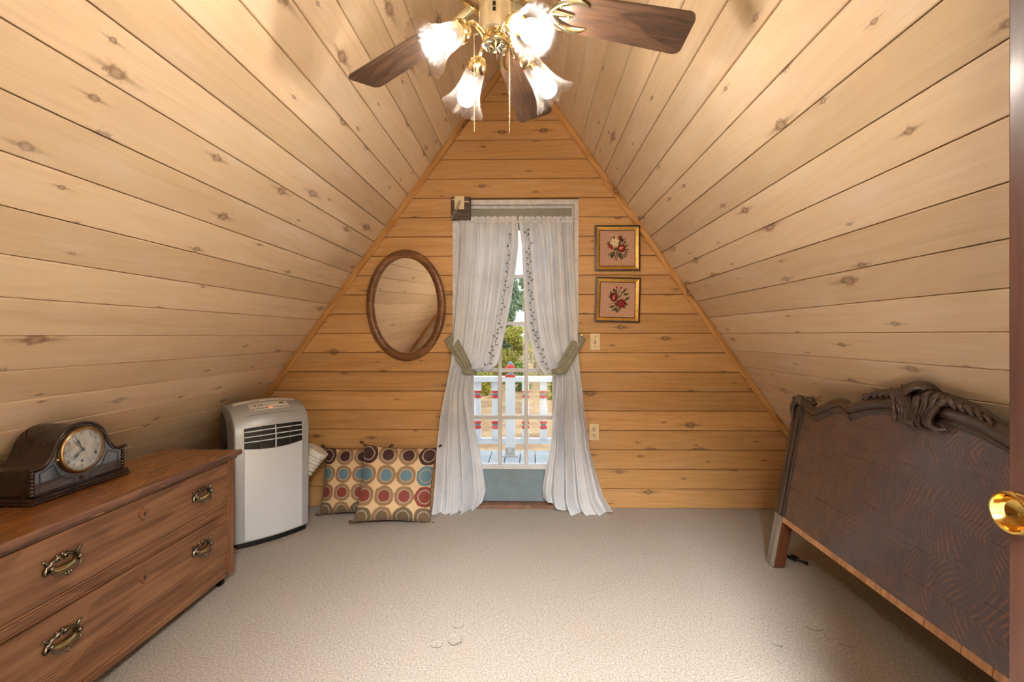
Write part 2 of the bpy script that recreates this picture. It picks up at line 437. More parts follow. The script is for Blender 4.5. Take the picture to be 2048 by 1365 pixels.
# ------------------------------------------------------------------ mesh helpers
class MB:
    def __init__(s):
        s.v, s.f, s.uv = [], [], None

    def add(s, verts, faces):
        o = len(s.v)
        s.v += [tuple(p) for p in verts]
        s.f += [tuple(i + o for i in q) for q in faces]
        return s

    def box(s, a, b):
        (x0, y0, z0), (x1, y1, z1) = a, b
        return s.add([(x0, y0, z0), (x1, y0, z0), (x1, y1, z0), (x0, y1, z0), (x0, y0, z1), (x1, y0, z1), (x1, y1, z1), (x0, y1, z1)],
                     [(0, 3, 2, 1), (4, 5, 6, 7), (0, 1, 5, 4), (1, 2, 6, 5), (2, 3, 7, 6), (3, 0, 4, 7)])

    def loft(s, rings, closed=True, caps=True):
        n = len(rings[0])
        vs_ = [p for r in rings for p in r]
        fs = []
        for i in range(len(rings) - 1):
            for j in range(n if closed else n - 1):
                k = (j + 1) % n
                fs.append((i * n + j, i * n + k, (i + 1) * n + k, (i + 1) * n + j))
        if caps and closed:
            fs.append(tuple(range(n - 1, -1, -1)))
            fs.append(tuple((len(rings) - 1) * n + j for j in range(n)))
        return s.add(vs_, fs)

    def grid(s, fn, nu, nv, uv=False):
        o = len(s.v)
        vs_ = [fn(i / nu, j / nv) for j in range(nv + 1) for i in range(nu + 1)]
        fs = [(j * (nu + 1) + i, j * (nu + 1) + i + 1, (j + 1) * (nu + 1) + i + 1, (j + 1) * (nu + 1) + i) for j in range(nv) for i in range(nu)]
        return s.add(vs_, fs)

    def lathe(s, prof, n=24, mat=None, rib=None):
        """prof: (r, z) list, spun about z; mat: Matrix placing it; rib(phi, t)->factor"""
        mat = mat or Matrix()
        rings = []
        for k, (r, z) in enumerate(prof):
            t = k / max(1, len(prof) - 1)
            rings.append([mat @ Vector((r * (rib(2 * PI * j / n, t) if rib else 1) * math.cos(2 * PI * j / n),
                                        r * (rib(2 * PI * j / n, t) if rib else 1) * math.sin(2 * PI * j / n), z)) for j in range(n)])
        return s.loft(rings, True, prof[0][0] > 1e-6 or prof[-1][0] > 1e-6)

    def tube(s, pts, rad, n=8, caps=True, flat=1.0, up=None):
        pts = [Vector(p) for p in pts]
        m = len(pts)
        rs = rad if isinstance(rad, (list, tuple)) else [rad] * m
        rings = []
        nrm = None
        for i, p in enumerate(pts):
            tg = (pts[min(i + 1, m - 1)] - pts[max(i - 1, 0)]).normalized()
            if nrm is None:
                ref = Vector(up) if up else (Vector((0, 0, 1)) if abs(tg.z) < 0.9 else Vector((1, 0, 0)))
                nrm = (ref - tg * ref.dot(tg)).normalized()
            else:
                nrm = (nrm - tg * nrm.dot(tg)).normalized()
            bn = tg.cross(nrm)
            rings.append([p + (nrm * math.cos(2 * PI * j / n) * flat + bn * math.sin(2 * PI * j / n)) * rs[i] for j in range(n)])
        return s.loft(rings, True, caps)

    def prism(s, poly, y0, y1):
        """poly in (x, z), extruded along y"""
        n = len(poly)
        return s.loft([[(x, y0, z) for x, z in poly], [(x, y1, z) for x, z in poly]])

    def ball(s, c, r, nu=12, nv=8, sc_=(1, 1, 1)):
        prof = [(math.sin(PI * k / nv) * r, -math.cos(PI * k / nv) * r) for k in range(nv + 1)]
        prof[0] = (1e-5, -r)
        prof[-1] = (1e-5, r)
        return s.lathe(prof, nu, Matrix.Translation(c) @ Matrix.Diagonal((*sc_, 1)))

    def warp(s, fn):
        s.v = [tuple(fn(Vector(p))) for p in s.v]
        return s

    def mesh(s, name, mat, smooth=None):
        me = bpy.data.meshes.new(name)
        me.from_pydata(s.v, [], s.f)
        if isinstance(mat, list):
            for q in mat:
                me.materials.append(q)
        else:
            me.materials.append(mat)
        if smooth is not None:
            for p in me.polygons:
                p.use_smooth = True
            me.set_sharp_from_angle(angle=math.radians(smooth))
        me.update()
        return me

    def build(s, name, mat, parent=None, smooth=None, bevel=0.0, fix=True, solid=0.0):
        me = s.mesh(name, M[mat] if isinstance(mat, str) else mat, smooth)
        if fix:
            import bmesh
            b = bmesh.new()
            b.from_mesh(me)
            bmesh.ops.recalc_face_normals(b, faces=b.faces)
            b.to_mesh(me)
            b.free()
        return link(name, me, parent, bevel, solid)


def link(name, me, parent=None, bevel=0.0, solid=0.0):
    o = bpy.data.objects.new(name, me)
    COL.objects.link(o)
    if parent:
        o.parent = parent
    if solid:
        md = o.modifiers.new('solid', 'SOLIDIFY')
        md.thickness = solid
        md.offset = 0
    if bevel:
        md = o.modifiers.new('bevel', 'BEVEL')
        md.width = bevel
        md.segments = 2
        md.limit_method = 'ANGLE'
        md.angle_limit = math.radians(40)
    return o


def tag(o, label, cat, group=None, kind=None):
    o['label'] = label
    o['category'] = cat
    if group:
        o['group'] = group
    if kind:
        o['kind'] = kind
    return o


def thing(name, label, cat, loc=(0, 0, 0), rot=(0, 0, 0), group=None, kind=None):
    o = bpy.data.objects.new(name, None)
    o.empty_display_size = 0.1
    COL.objects.link(o)
    o.location = loc
    o.rotation_euler = rot
    return tag(o, label, cat, group, kind)


def copy_tree(o, parent=None):
    c = o.copy()
    COL.objects.link(c)
    c.parent = parent
    for ch in list(o.children):
        copy_tree(ch, c)
    return c


def interp(tab, t):
    """piecewise smooth interpolation; tab rows (t, values...)"""
    if t <= tab[0][0]:
        return tab[0][1:]
    for a, b in zip(tab, tab[1:]):
        if t <= b[0]:
            k = (t - a[0]) / (b[0] - a[0])
            return tuple(p + (q - p) * k for p, q in zip(a[1:], b[1:]))
    return tab[-1][1:]


def smooth_path(pts, n):
    """Catmull-Rom through pts"""
    P = [Vector(p) for p in pts]
    out = []
    m = len(P) - 1
    for i in range(n + 1):
        t = i / n * m
        k = min(int(t), m - 1)
        u = t - k
        p0, p1, p2, p3 = P[max(k - 1, 0)], P[k], P[k + 1], P[min(k + 2, m)]
        out.append(0.5 * ((2 * p1) + (p2 - p0) * u + (2 * p0 - 5 * p1 + 4 * p2 - p3) * u * u + (3 * p1 - p0 - 3 * p2 + p3) * u ** 3))
    return out

# ------------------------------------------------------------------ room shell
AL, BL = 0.726, -2.329      # left slope  X = AL*z + BL
AR, BR = -0.707, 2.074      # right slope X = AR*z + BR
ZR = (BR - BL) / (AL - AR)  # ridge height
XR = AL * ZR + BL
YF = -0.23                  # wall behind the camera


def board_mesh(name, mat, xl0, xr0, xl1, xr1, w, t=0.016, g=0.0010, c=0.0030, cd=0.0052):
    sec = [(g, -t), (g, -cd), (g + c, 0), (w - g - c, 0), (w - g, -cd), (w - g, -t)]
    b = MB()
    L = [(xl0 + (xl1 - xl0) * y / w, y, z) for y, z in sec]
    R_ = [(xr0 + (xr1 - xr0) * y / w, y, z) for y, z in sec]
    b.loft([L, R_])
    import bmesh
    me = b.mesh(name, M[mat])
    bm = bmesh.new()
    bm.from_mesh(me)
    bmesh.ops.recalc_face_normals(bm, faces=bm.faces)
    bm.to_mesh(me)
    bm.free()
    return me


def frame_mat(o, x, y, z):
    m = Matrix.Identity(4)
    for i in range(3):
        m[i][0], m[i][1], m[i][2], m[i][3] = x[i], y[i], z[i], o[i]
    return m


# floor
marks = [(-0.282, 1.715, 0.026, 0.030, 2.4), (-0.345, 1.690, 0.024, 0.020, 1.3), (-0.280, 1.800, 0.022, 0.016, 0.9),
         (1.125, 1.815, 0.032, 0.020, 2.0), (1.150, 1.760, 0.022, 0.016, 1.6), (1.19, 1.722, 0.028, 0.014, 1.2),
         (0.93, 1.72, 0.02, 0.016, 1.2), (0.70, 1.52, 0.02, 0.02, 0.6)]
b = MB()
b.box((-2.40, -2.6, -0.06), (2.16, 3.10, 0.0))
fl = b.build('floor', carpet_mat(marks))
tag(fl, 'beige cut pile carpet covering the attic floor', 'floor', kind='structure')

# slopes
for side in ('left', 'right'):
    if side == 'left':
        nrm = math.hypot(AL, 1)
        s_ax = Vector((AL, 0, 1)) / nrm
        x_ax = Vector((0, 1, 0))
        org = Vector((BL, YF, 0))
        sp, s0, top = 0.1293, -0.0011, ZR * nrm
    else:
        nrm = math.hypot(AR, 1)
        s_ax = Vector((AR, 0, 1)) / nrm
        x_ax = Vector((0, -1, 0))
        org = Vector((BR, D, 0))
        sp, s0, top = 0.1311, -0.0205, ZR * nrm
    n_ax = x_ax.cross(s_ax)
    fm = frame_mat(org, x_ax, s_ax, n_ax)
    b = MB()
    Lg = D - YF
    b.box((-0.02, -0.06, -0.05), (Lg + 0.06, top + 0.03, -0.017))
    b.warp(lambda p, fm=fm: fm @ p)
    wall = b.build('wall_' + side, 'backing')
    tag(wall, 'sloping attic wall of pale knotty pine boards, %s side of the gable' % ('the mirror' if side == 'left' else 'the pictures'),
        'wall', kind='structure')
    me = board_mesh('board', 'slope', 0, Lg, 0, Lg, sp)
    k = 0
    while s0 + k * sp < top - 0.02:
        s_at = s0 + k * sp
        mm = me
        if s_at + sp > top:
            mm = board_mesh('board', 'slope', 0, Lg, 0, Lg, top - s_at)
        o = link('board', mm, wall)
        o.matrix_local = frame_mat(org + s_ax * s_at + n_ax * random.Random(k * 7 + len(side)).uniform(-0.0006, 0.0006), x_ax, s_ax, n_ax)
        k += 1

# gable wall with the glass door opening, and the wall behind the camera with its doorway
DX0, DX1, DZ = -0.516, 0.327, 2.058
HX0, HX1, HZ = -0.10, 0.70, 1.885


def gable(name, Y, facing, hole, label, mat):
    z_ax = Vector((0, facing, 0))
    x_ax = Vector((1, 0, 0)) if facing < 0 else Vector((-1, 0, 0))
    sg = x_ax.x
    hx0, hx1, hz = hole
    b = MB()
    yb0, yb1 = (Y + 0.017, Y + 0.05) if facing < 0 else (Y - 0.05, Y - 0.017)
    e = 0.03
    for poly in ([(BL - e, -0.05), (hx0 - 0.002, -0.05), (hx0 - 0.002, hz), (AL * hz + BL - e, hz)],
                 [(hx1 + 0.002, -0.05), (BR + e, -0.05), (AR * hz + BR + e, hz), (hx1 + 0.002, hz)],
                 [(AL * hz + BL - e, hz), (AR * hz + BR + e, hz), (XR, ZR + 0.04)]):
        b.prism(poly, yb0, yb1)
    wall = b.build(name, 'backing')
    tag(wall, label, 'wall', kind='structure')
    sp = 0.1294
    k = 0
    while k * sp < ZR - 0.03:
        z0 = k * sp
        z1 = min(z0 + sp, ZR)
        spans = []
        full = ((AL * z0 + BL - 0.012, AR * z0 + BR + 0.012), (AL * z1 + BL - 0.012, AR * z1 + BR + 0.012))
        if z0 < hz - 0.002:
            zz = min(z1, hz) if z1 > hz + 0.03 else z1
            f1 = (AL * zz + BL - 0.012, AR * zz + BR + 0.012)
            spans.append((full[0][0], hx0, f1[0], hx0, z0, zz))
            spans.append((hx1, full[0][1], hx1, f1[1], z0, zz))
            if zz < z1 - 0.005:
                f0 = (AL * zz + BL - 0.012, AR * zz + BR + 0.012)
                spans.append((f0[0], f0[1], full[1][0], full[1][1], zz, z1))
        else:
            spans.append((full[0][0], full[0][1], full[1][0], full[1][1], z0, z1))
        for (a0, b0, a1, b1, za, zb) in spans:
            if b0 - a0 < 0.02:
                continue
            cx = (a0 + b0) / 2
            pr = (a0 - cx, b0 - cx, a1 - cx, b1 - cx)
            if sg < 0:
                pr = (-pr[1], -pr[0], -pr[3], -pr[2])
            me = board_mesh('board', mat, *pr, zb - za)
            o = link('board', me, wall)
            o.matrix_local = frame_mat(Vector((cx, Y, za)), x_ax, Vector((0, 0, 1)), z_ax)
        k += 1
    return wall


gable('wall_back', D, -1, (DX0, DX1, DZ), 'triangular gable wall of golden knotty pine boards around the glass door', 'gable')
gable('wall_front', YF, 1, (HX0, HX1, HZ), 'triangular pine board wall with the doorway behind the viewer', 'slope')

# rake trims
tn = 0


def rake(Y, room, side):
    global tn
    a, c = (AL, BL) if side == 'left' else (AR, BR)
    sgn = 1 if side == 'left' else -1
    nn = math.hypot(a, 1)
    L = ZR * nn
    up = Vector((a, 0, 1)) / nn
    inn = Vector((1, 0, -a)).normalized() * sgn
    zx = up.cross(inn)
    k = 1 if zx.y * room > 0 else -1
    tn += 1
    b = MB()
    w, th = 0.036, 0.02
    sec = [(0.0, 0.0), (w, 0.0), (w, th - 0.006), (w - 0.006, th), (0.004, th), (0.0, th - 0.003)]
    cut = L - 0.036 * 1.40
    b.loft([[(0.0, y, z * k) for y, z in sec], [(L - (y / w) * 0.036 * 1.40, y, z * k) for y, z in sec]])
    o = b.build('trim_%d' % tn, 'trim')
    o.matrix_world = frame_mat(Vector((c, Y, 0)), up, inn, zx)
    where = 'gable wall' if Y > 1 else 'wall behind the viewer'
    tag(o, 'orange pine rake trim along the %s, %s' % (where, 'running above the oval mirror' if side == 'left' and Y > 1 else
        'running past the needlepoint pictures' if Y > 1 else 'on the dresser side' if side == 'left' else 'on the headboard side'),
        'trim', kind='structure')


for sd in ('left', 'right'):
    rake(D, -1, sd)
for sd in ('left', 'right'):
    rake(YF, 1, sd)

# unseen hallway added with its fill lamp, beyond the doorway behind the camera
b = MB()
hx0, hx1, hy0, hz1 = -0.9, 1.3, -2.5, 2.31
b.box((hx0 - 0.04, hy0, 0), (hx0, YF - 0.05, hz1))
b.box((hx1, hy0, 0), (hx1 + 0.04, YF - 0.05, hz1))
b.box((hx0 - 0.04, hy0 - 0.04, 0), (hx1 + 0.04, hy0, hz1))
b.box((hx0 - 0.04, hy0 - 0.04, hz1), (hx1 + 0.04, YF - 0.05, hz1 + 0.04))
tag(b.build('wall_hall', 'hall'), 'unseen plaster hallway walls behind the doorway, added with the fill lamp', 'wall', kind='structure')

# ------------------------------------------------------------------ glass door in the gable
door = thing('door_1', 'white fifteen pane glass door with grey blue kick panel in the gable wall', 'door', (0, 0, 0), kind='structure')
JX0, JX1 = DX0 + 0.030, DX1 - 0.030
b = MB()
b.box((DX0, D - 0.006, 0.0), (JX0, D + 0.12, DZ))
b.box((JX1, D - 0.006, 0.0), (DX1, D + 0.12, DZ))
b.box((JX0, D - 0.006, DZ - 0.034), (JX1, D + 0.12, DZ))
b.build('door_frame', 'white_paint', door, bevel=0.002)
b = MB()
b.box((JX0, D + 0.03, 0.02), (JX0 + 0.012, D + 0.047, DZ - 0.034))
b.box((JX1 - 0.012, D + 0.03, 0.02), (JX1, D + 0.047, DZ - 0.034))
b.box((JX0 + 0.012, D + 0.03, DZ - 0.05), (JX1 - 0.012, D + 0.047, DZ - 0.034))
b.build('door_stop', 'white_paint', door)
b = MB()
b.box((JX0, D - 0.02, 0.0), (JX1, D + 0.12, 0.02))
b.build('threshold', 'sill', door, bevel=0.003)
SX0, SX1 = JX0 + 0.003, JX1 - 0.003
GX0, GX1, GZ0, GZ1 = -0.381, 0.156, 0.272, 1.872
Y0d, Y1d = D + 0.050, D + 0.092
b = MB(); b.box((SX0, Y0d, 0.022), (GX0, Y1d, 2.02)); b.build('stile', 'door_paint', door, bevel=0.002)
b = MB(); b.box((GX1, Y0d, 0.022), (SX1, Y1d, 2.02)); b.build('stile', 'door_paint', door, bevel=0.002)
b = MB(); b.box((SX0 + 0.001, Y0d - 0.003, GZ1), (SX1 - 0.001, Y1d - 0.002, 2.018)); b.build('top_rail', 'door_head', door)
b = MB(); b.box((SX0 + 0.02, Y0d - 0.004, 0.024), (SX1 - 0.02, Y1d - 0.01, 0.243)); b.build('kick_panel', 'kick_blue', door, bevel=0.003)
b = MB(); b.box((GX0 - 0.01, Y0d - 0.012, 0.243), (GX1 + 0.01, Y1d, GZ0)); b.build('bottom_moulding', 'door_paint', door, bevel=0.004)
cw, rh = (GX1 - GX0) / 3, (GZ1 - GZ0) / 5
for i in (1, 2):
    b = MB(); x = GX0 + cw * i
    b.box((x - 0.0125, Y0d + 0.002, GZ0), (x + 0.0125, Y1d - 0.004, GZ1)); b.build('muntin', 'door_paint', door, bevel=0.004)
for j in range(1, 5):
    b = MB(); z = GZ0 + rh * j
    b.box((GX0, Y0d + 0.004, z - 0.0125), (GX1, Y1d - 0.006, z + 0.0125)); b.build('muntin', 'door_paint', door, bevel=0.004)
b = MB(); b.box((0.013, -0.002, 0.013), (cw - 0.013, 0.002, rh - 0.013))
pme = b.mesh('pane', M['glass'])
for i in range(3):
    for j in range(5):
        o = link('pane', pme, door)
        o.location = (GX0 + cw * i, D + 0.072, GZ0 + rh * j)

# ------------------------------------------------------------------ brown door opened at the edge of view
dr = thing('door_2', 'brown stained wooden door standing open beside the headboard, with round brass knob', 'door', (0.70, 0.679, 0), (0, 0, math.radians(0.0)), kind='structure')
b = MB(); b.box((0.0, -0.80, 0.012), (0.036, 0.0, 1.865)); b.build('door_slab', 'door', dr, bevel=0.0025)
kb = MB()
km = Matrix.Translation((0.0, -0.062, 0.918)) @ Matrix.Rotation(-PI / 2, 4, 'Y')
kb.lathe([(1e-5, 0.0), (0.031, 0.0), (0.032, 0.004), (0.028, 0.008), (0.014, 0.012), (0.0115, 0.022), (0.014, 0.032), (0.022, 0.036),
          (0.0268, 0.044), (0.0282, 0.054), (0.0278, 0.0605), (0.0262, 0.0640), (0.0238, 0.0645), (0.0222, 0.0620), (0.0205, 0.0570), (0.0165, 0.0525), (0.009, 0.0505), (1e-5, 0.0500)], 40, km)
kb.build('door_knob', 'gold', dr, smooth=28)
b = MB(); b.box((0.006, -0.003, 0.88), (0.030, 0.0016, 0.955)); b.build('latch_plate', 'brass', dr)
for z in (0.25, 1.55):
    b = MB(); b.tube([(0.041, -0.798, z - 0.045), (0.041, -0.798, z + 0.045)], 0.006, 10); b.build('hinge', 'brass', dr)
b = MB()
for (x0, x1, z0, z1) in ((HX0 - 0.06, HX0, 0, HZ + 0.06), (HX0, HX1 - 0.001, HZ, HZ + 0.06)):
    b.box((x0, YF, z0), (x1, YF + 0.016, z1))
tn += 1
tag(b.build('trim_%d' % tn, 'door', bevel=0.003), 'brown casing around the doorway behind the viewer', 'trim', kind='structure')

# ------------------------------------------------------------------ outdoors
DKZ = -0.055
deck = MB(); deck.box((-2.2, D + 0.13, DKZ - 0.20), (2.0, 4.72, DKZ - 0.03))
dk = deck.build('deck_floor', 'bark')
tag(dk, 'blue grey painted deck outside the glass door', 'deck', kind='structure')
b = MB(); b.box((0, 0, -0.026), (0.139, 4.76 - D - 0.13, 0.0))
pm = b.mesh('plank', M['deck'])
for i in range(28):
    o = link('plank', pm, dk)
    o.location = (-2.16 + i * 0.148, D + 0.13, DKZ)
RY = 4.62


def zr(y):
    return CAM_H - (y - PY) / F_PX * (RY + 0.02)


rail = thing('deck_railing', 'white deck railing with red ringed turned balusters and ball topped post', 'railing', (0, RY, DKZ))
b = MB(); b.box((-2.2, -0.06, zr(763) - DKZ), (2.0, 0.07, zr(753) - DKZ)); b.build('top_rail', 'rail_white', rail, bevel=0.005)
b = MB(); b.box((-2.2, -0.02, zr(887) - DKZ), (2.0, 0.03, zr(876) - DKZ)); b.build('bottom_rail', 'rail_white', rail, bevel=0.004)


def baluster(x):
    b = MB()
    H0, H1 = zr(877) - DKZ, zr(762) - DKZ
    w = 0.036
    zt_, zb_ = zr(781) - DKZ, zr(857) - DKZ
    b.box((x - w, -w + 0.005, H0), (x + w, w + 0.005, zb_))
    b.box((x - w, -w + 0.005, zt_), (x + w, w + 0.005, H1))
    prof = [(0.02, zb_), (0.030, zb_ + 0.07), (0.024, (zb_ + zt_) / 2 - 0.05), (0.036, (zb_ + zt_) / 2), (0.030, zt_ - 0.10), (0.022, zt_ - 0.05), (0.022, zt_)]
    prof = [(0.03, zb_), (0.024, zb_ + 0.03), (0.024, zb_ + 0.07), (0.034, zb_ + 0.12), (0.037, (zb_ + zt_) / 2), (0.032, zt_ - 0.12), (0.024, zt_ - 0.05), (0.03, zt_)]
    b.lathe(prof, 14, Matrix.Translation((x, 0.005, 0)))
    o = b.build('baluster', 'rail_white', rail, smooth=40)
    for zc in (zt_ - 0.01, zt_ - 0.062, zb_ + 0.014, zb_ + 0.064):
        r_ = MB()
        r_.lathe([(0.02, zc - 0.016), (0.036, zc - 0.012), (0.040, zc), (0.036, zc + 0.012), (0.02, zc + 0.016)], 14, Matrix.Translation((x, 0.005, 0)))
        r_.build('red_ring', 'rail_red', o, smooth=40)
    for zc in (zt_ - 0.036, zb_ + 0.039):
        r_ = MB()
        r_.lathe([(0.026, zc - 0.012), (0.028, zc), (0.026, zc + 0.012)], 14, Matrix.Translation((x, 0.005, 0)))
        r_.build('grey_neck', 'rail_grey', o, smooth=40)


PXC = at(1021, 800, RY).x
for dx in (-1.42, -1.07, -0.88, -0.69, -0.51, -0.335, -0.155, 0.152, 0.335, 0.515, 0.70, 0.89, 1.07, 1.42):
    baluster(PXC + dx)
for xp in (PXC, PXC - 1.25, PXC + 1.25):
    b = MB()
    w = 0.0475
    zt_ = zr(750) - DKZ
    b.box((xp - w, -w - 0.03, 0), (xp + w, w - 0.03, zt_))
    po = b.build('post', 'rail_white', rail, bevel=0.004)
    T = Matrix.Translation((xp, -0.03, zt_))
    f = MB(); f.box((xp - w - 0.002, -w - 0.032, zt_ - 0.018), (xp + w + 0.002, w - 0.028, zt_ + 0.004)); f.build('red_band', 'rail_red', po)
    f = MB(); f.lathe([(0.030, 0), (0.030, 0.012), (0.022, 0.028), (0.022, 0.036)], 18, T); f.build('finial_neck', 'rail_grey', po, smooth=50)
    f = MB(); f.lathe([(0.02, 0.03), (0.030, 0.036), (0.042, 0.062), (0.045, 0.082), (0.040, 0.10), (0.03, 0.108), (1e-5, 0.11)], 20, T); f.build('finial_ball', 'rail_red', po, smooth=50)
    f = MB(); f.lathe([(0.03, 0.106), (0.03, 0.118), (0.018, 0.128), (0.016, 0.138), (1e-5, 0.142)], 18, T); f.build('finial_cap', 'rail_grey', po, smooth=50)
    f = MB(); f.box((xp - 0.075, -0.12, 0.001), (xp + 0.075, 0.04, 0.008)); f.box((xp - 0.006, -0.125, 0.008), (xp + 0.006, -0.076, 0.055))
    f.box((xp - 0.05, -0.085, 0.008), (xp + 0.05, -0.078, 0.085)); f.build('post_bracket', 'white_paint', po)
    for sx in (-0.032, 0.032):
        f = MB(); f.ball((xp + sx, -0.086, 0.06), 0.006, 8, 6); f.build('bolt', 'iron', po)

g = MB()
GZ = -2.7


def gnd(u, v):
    x, y = -40 + 80 * u, 5 + 75 * v
    return (x, y, GZ + 0.25 * mnoise.noise(Vector((x * .25, y * .25, 0))) + max(0, y - 30) * 0.06)


g.grid(gnd, 60, 60)
gr = g.build('ground', 'ground', smooth=60)
tag(gr, 'brown pine straw ground beyond the deck', 'ground', kind='structure')


def crown_mesh(seed, blobs, n, size):
    rr = random.Random(seed)
    v, f = [], []
    for i in range(n):
        (cx, cy, cz, rx, ry, rz) = rr.choice(blobs)
        while True:
            p = Vector((rr.uniform(-1, 1), rr.uniform(-1, 1), rr.uniform(-1, 1)))
            if p.length <= 1:
                break
        p = p * (0.55 + 0.45 * rr.random()) / max(p.length, 0.3) * (p.length ** 0.3)
        c = Vector((cx + p.x * rx, cy + p.y * ry, cz + p.z * rz))
        a = Vector((rr.gauss(0, 1), rr.gauss(0, 1), rr.gauss(0, 1))).normalized()
        b_ = a.orthogonal().normalized()
        s1 = size * rr.uniform(0.6, 1.3)
        k = len(v)
        v += [c - a * s1, c + b_ * s1 * .45, c + a * s1, c - b_ * s1 * .45]
        f.append((k, k + 1, k + 2, k + 3))
    m_ = MB()
    m_.add(v, f)
    return m_


def tree(name, label, cat, x, y, hgt, w, mat, seed, n=2600, size=0.16, trunk=0.35, group=None):
    base = GZ + max(0, y - 30) * 0.06
    t_ = thing(name, label, cat, (x, y, base - 0.1), group=group)
    rr = random.Random(seed)
    blobs = []
    for i in range(9):
        q = i / 8
        zz = hgt * (trunk + (1 - trunk) * q * 0.92)
        sp_ = w * (1 - 0.55 * q) * 0.55
        blobs.append((rr.uniform(-sp_, sp_), rr.uniform(-sp_, sp_), zz, w * rr.uniform(.3, .55), w * rr.uniform(.3, .55), hgt * rr.uniform(.08, .16)))
    cr = crown_mesh(seed, blobs, n, size).build('crown', mat, t_, fix=False)
    cr['kind'] = 'stuff'
    b_ = MB()
    b_.tube([(0, 0, 0), (0.05, 0, hgt * .3), (-0.05, 0.05, hgt * .6), (0, 0, hgt * .9)], [w * .05 + .03, w * .04 + .02, w * .025 + .015, .01], 8)
    for bl in blobs[::2]:
        b_.tube([(0, 0, bl[2] * 0.7), (bl[0] * .6, bl[1] * .6, bl[2] * .9), (bl[0], bl[1], bl[2])], [.05, .035, .012], 6)
    b_.build('trunk', 'bark', t_, smooth=60)
    return t_


TR = [('tree', 'tall blue green tree standing behind the railing post', -1.6, 42, 8.2, 2.3, 'leaf_blue', 6500, 0.2),
      ('tree', 'blue green tree seen through the curtain gap, behind the yellow shrubs', 2.6, 46, 8.0, 2.2, 'leaf_blue', 6500, 0.2),
      ('tree', 'green tree at the woodland edge, mirror side of the glass door', -6.8, 46, 10.5, 3.0, 'leaf_green', 3600, 0.22),
      ('tree', 'green tree at the woodland edge, picture side of the glass door', 7.5, 43, 10.5, 3.0, 'leaf_green', 3600, 0.22),
      ('tree', 'far green tree at the outer edge of the wood, mirror side', -14, 45, 11, 3.6, 'leaf_green', 3000, 0.26),
      ('tree', 'far green tree at the outer edge of the wood, picture side', 14.5, 46, 11, 3.6, 'leaf_green', 3000, 0.26)]
TR.append(('tree', 'pale tree closing the gap above the shrubs, behind the other trees', 0.1, 50, 9.2, 2.2, 'leaf_blue', 6500, 0.2))
for i, (nm, lb, x, y, h_, w_, mt, n_, sz) in enumerate(TR):
    tree(nm, lb, 'tree', x, y, h_, w_, mt, 11 + i, n_, sz, 0.22, 'trees beyond the deck')
SH = [(-1.1, 33.5, 4.4, 1.9, 'leaf_yellow', 'yellow green shrub right behind the railing post'),
      (-3.9, 33.0, 3.6, 1.8, 'leaf_green', 'green shrub behind the balusters on the mirror side of the post'),
      (1.7, 32.5, 3.4, 1.7, 'leaf_yellow', 'yellow green shrub behind the balusters on the picture side'),
      (0.4, 36.5, 5.2, 2.2, 'leaf_green', 'taller green shrub between the post and the curtain edge'),
      (-2.7, 37.0, 5.4, 2.2, 'leaf_yellow', 'tall yellow shrub behind the green one on the mirror side'),
      (-7.0, 34.0, 3.6, 2.0, 'leaf_yellow', 'outlying yellow shrub far toward the mirror side'),
      (4.8, 34.0, 3.6, 2.0, 'leaf_green', 'outlying green shrub far toward the picture side'),
      (1.25, 28.0, 1.7, 1.0, 'leaf_yellow', 'low yellow weed clump seen between post and picture side balusters'),
      (-2.75, 29.0, 1.5, 0.9, 'leaf_yellow', 'low yellow weed clump under the top rail on the mirror side'),
      (-0.5, 30.6, 2.0, 1.0, 'leaf_green', 'small green bush directly behind the railing post foot')]
for i, (x, y, h_, w_, mt, lb) in enumerate(SH):
    tree('shrub', lb, 'shrub', x, y, h_, w_, mt, 71 + i, 3400, 0.12, 0.05, 'shrubs beyond the deck')
p = at(976, 778, 30.2)
ring = MB()
ring.tube([Vector((0.17 * math.cos(a * 2 * PI / 20), 0, 0.17 * math.sin(a * 2 * PI / 20))) for a in range(21)], 0.045, 8, caps=False)
ring.warp(lambda q: Vector((q.x, q.y, q.z + 0.215)))
rg = ring.build('ground_ring', 'iron', smooth=60)
rg.location = (p.x, p.y, GZ + 0.02)
tag(rg, 'small dark ring standing on the straw ground beyond the railing', 'ring')

# unseen lamp added in the hallway as fill light for the room
hl = thing('added_fill_lamp', 'round fill lamp added in the unseen hallway behind the doorway', 'fill lamp', (0.25, -0.95, 2.297))
b = MB(); b.lathe([(0.33, 0.0), (0.33, -0.02), (0.305, -0.03)], 40); b.build('fill_lamp_base', 'brass', hl, smooth=40)
b = MB(); b.lathe([(0.302, -0.028), (0.29, -0.055), (0.22, -0.085), (0.10, -0.10), (1e-5, -0.104)], 40); b.build('fill_lamp_bowl', M['fill_bowl'], hl, smooth=60)

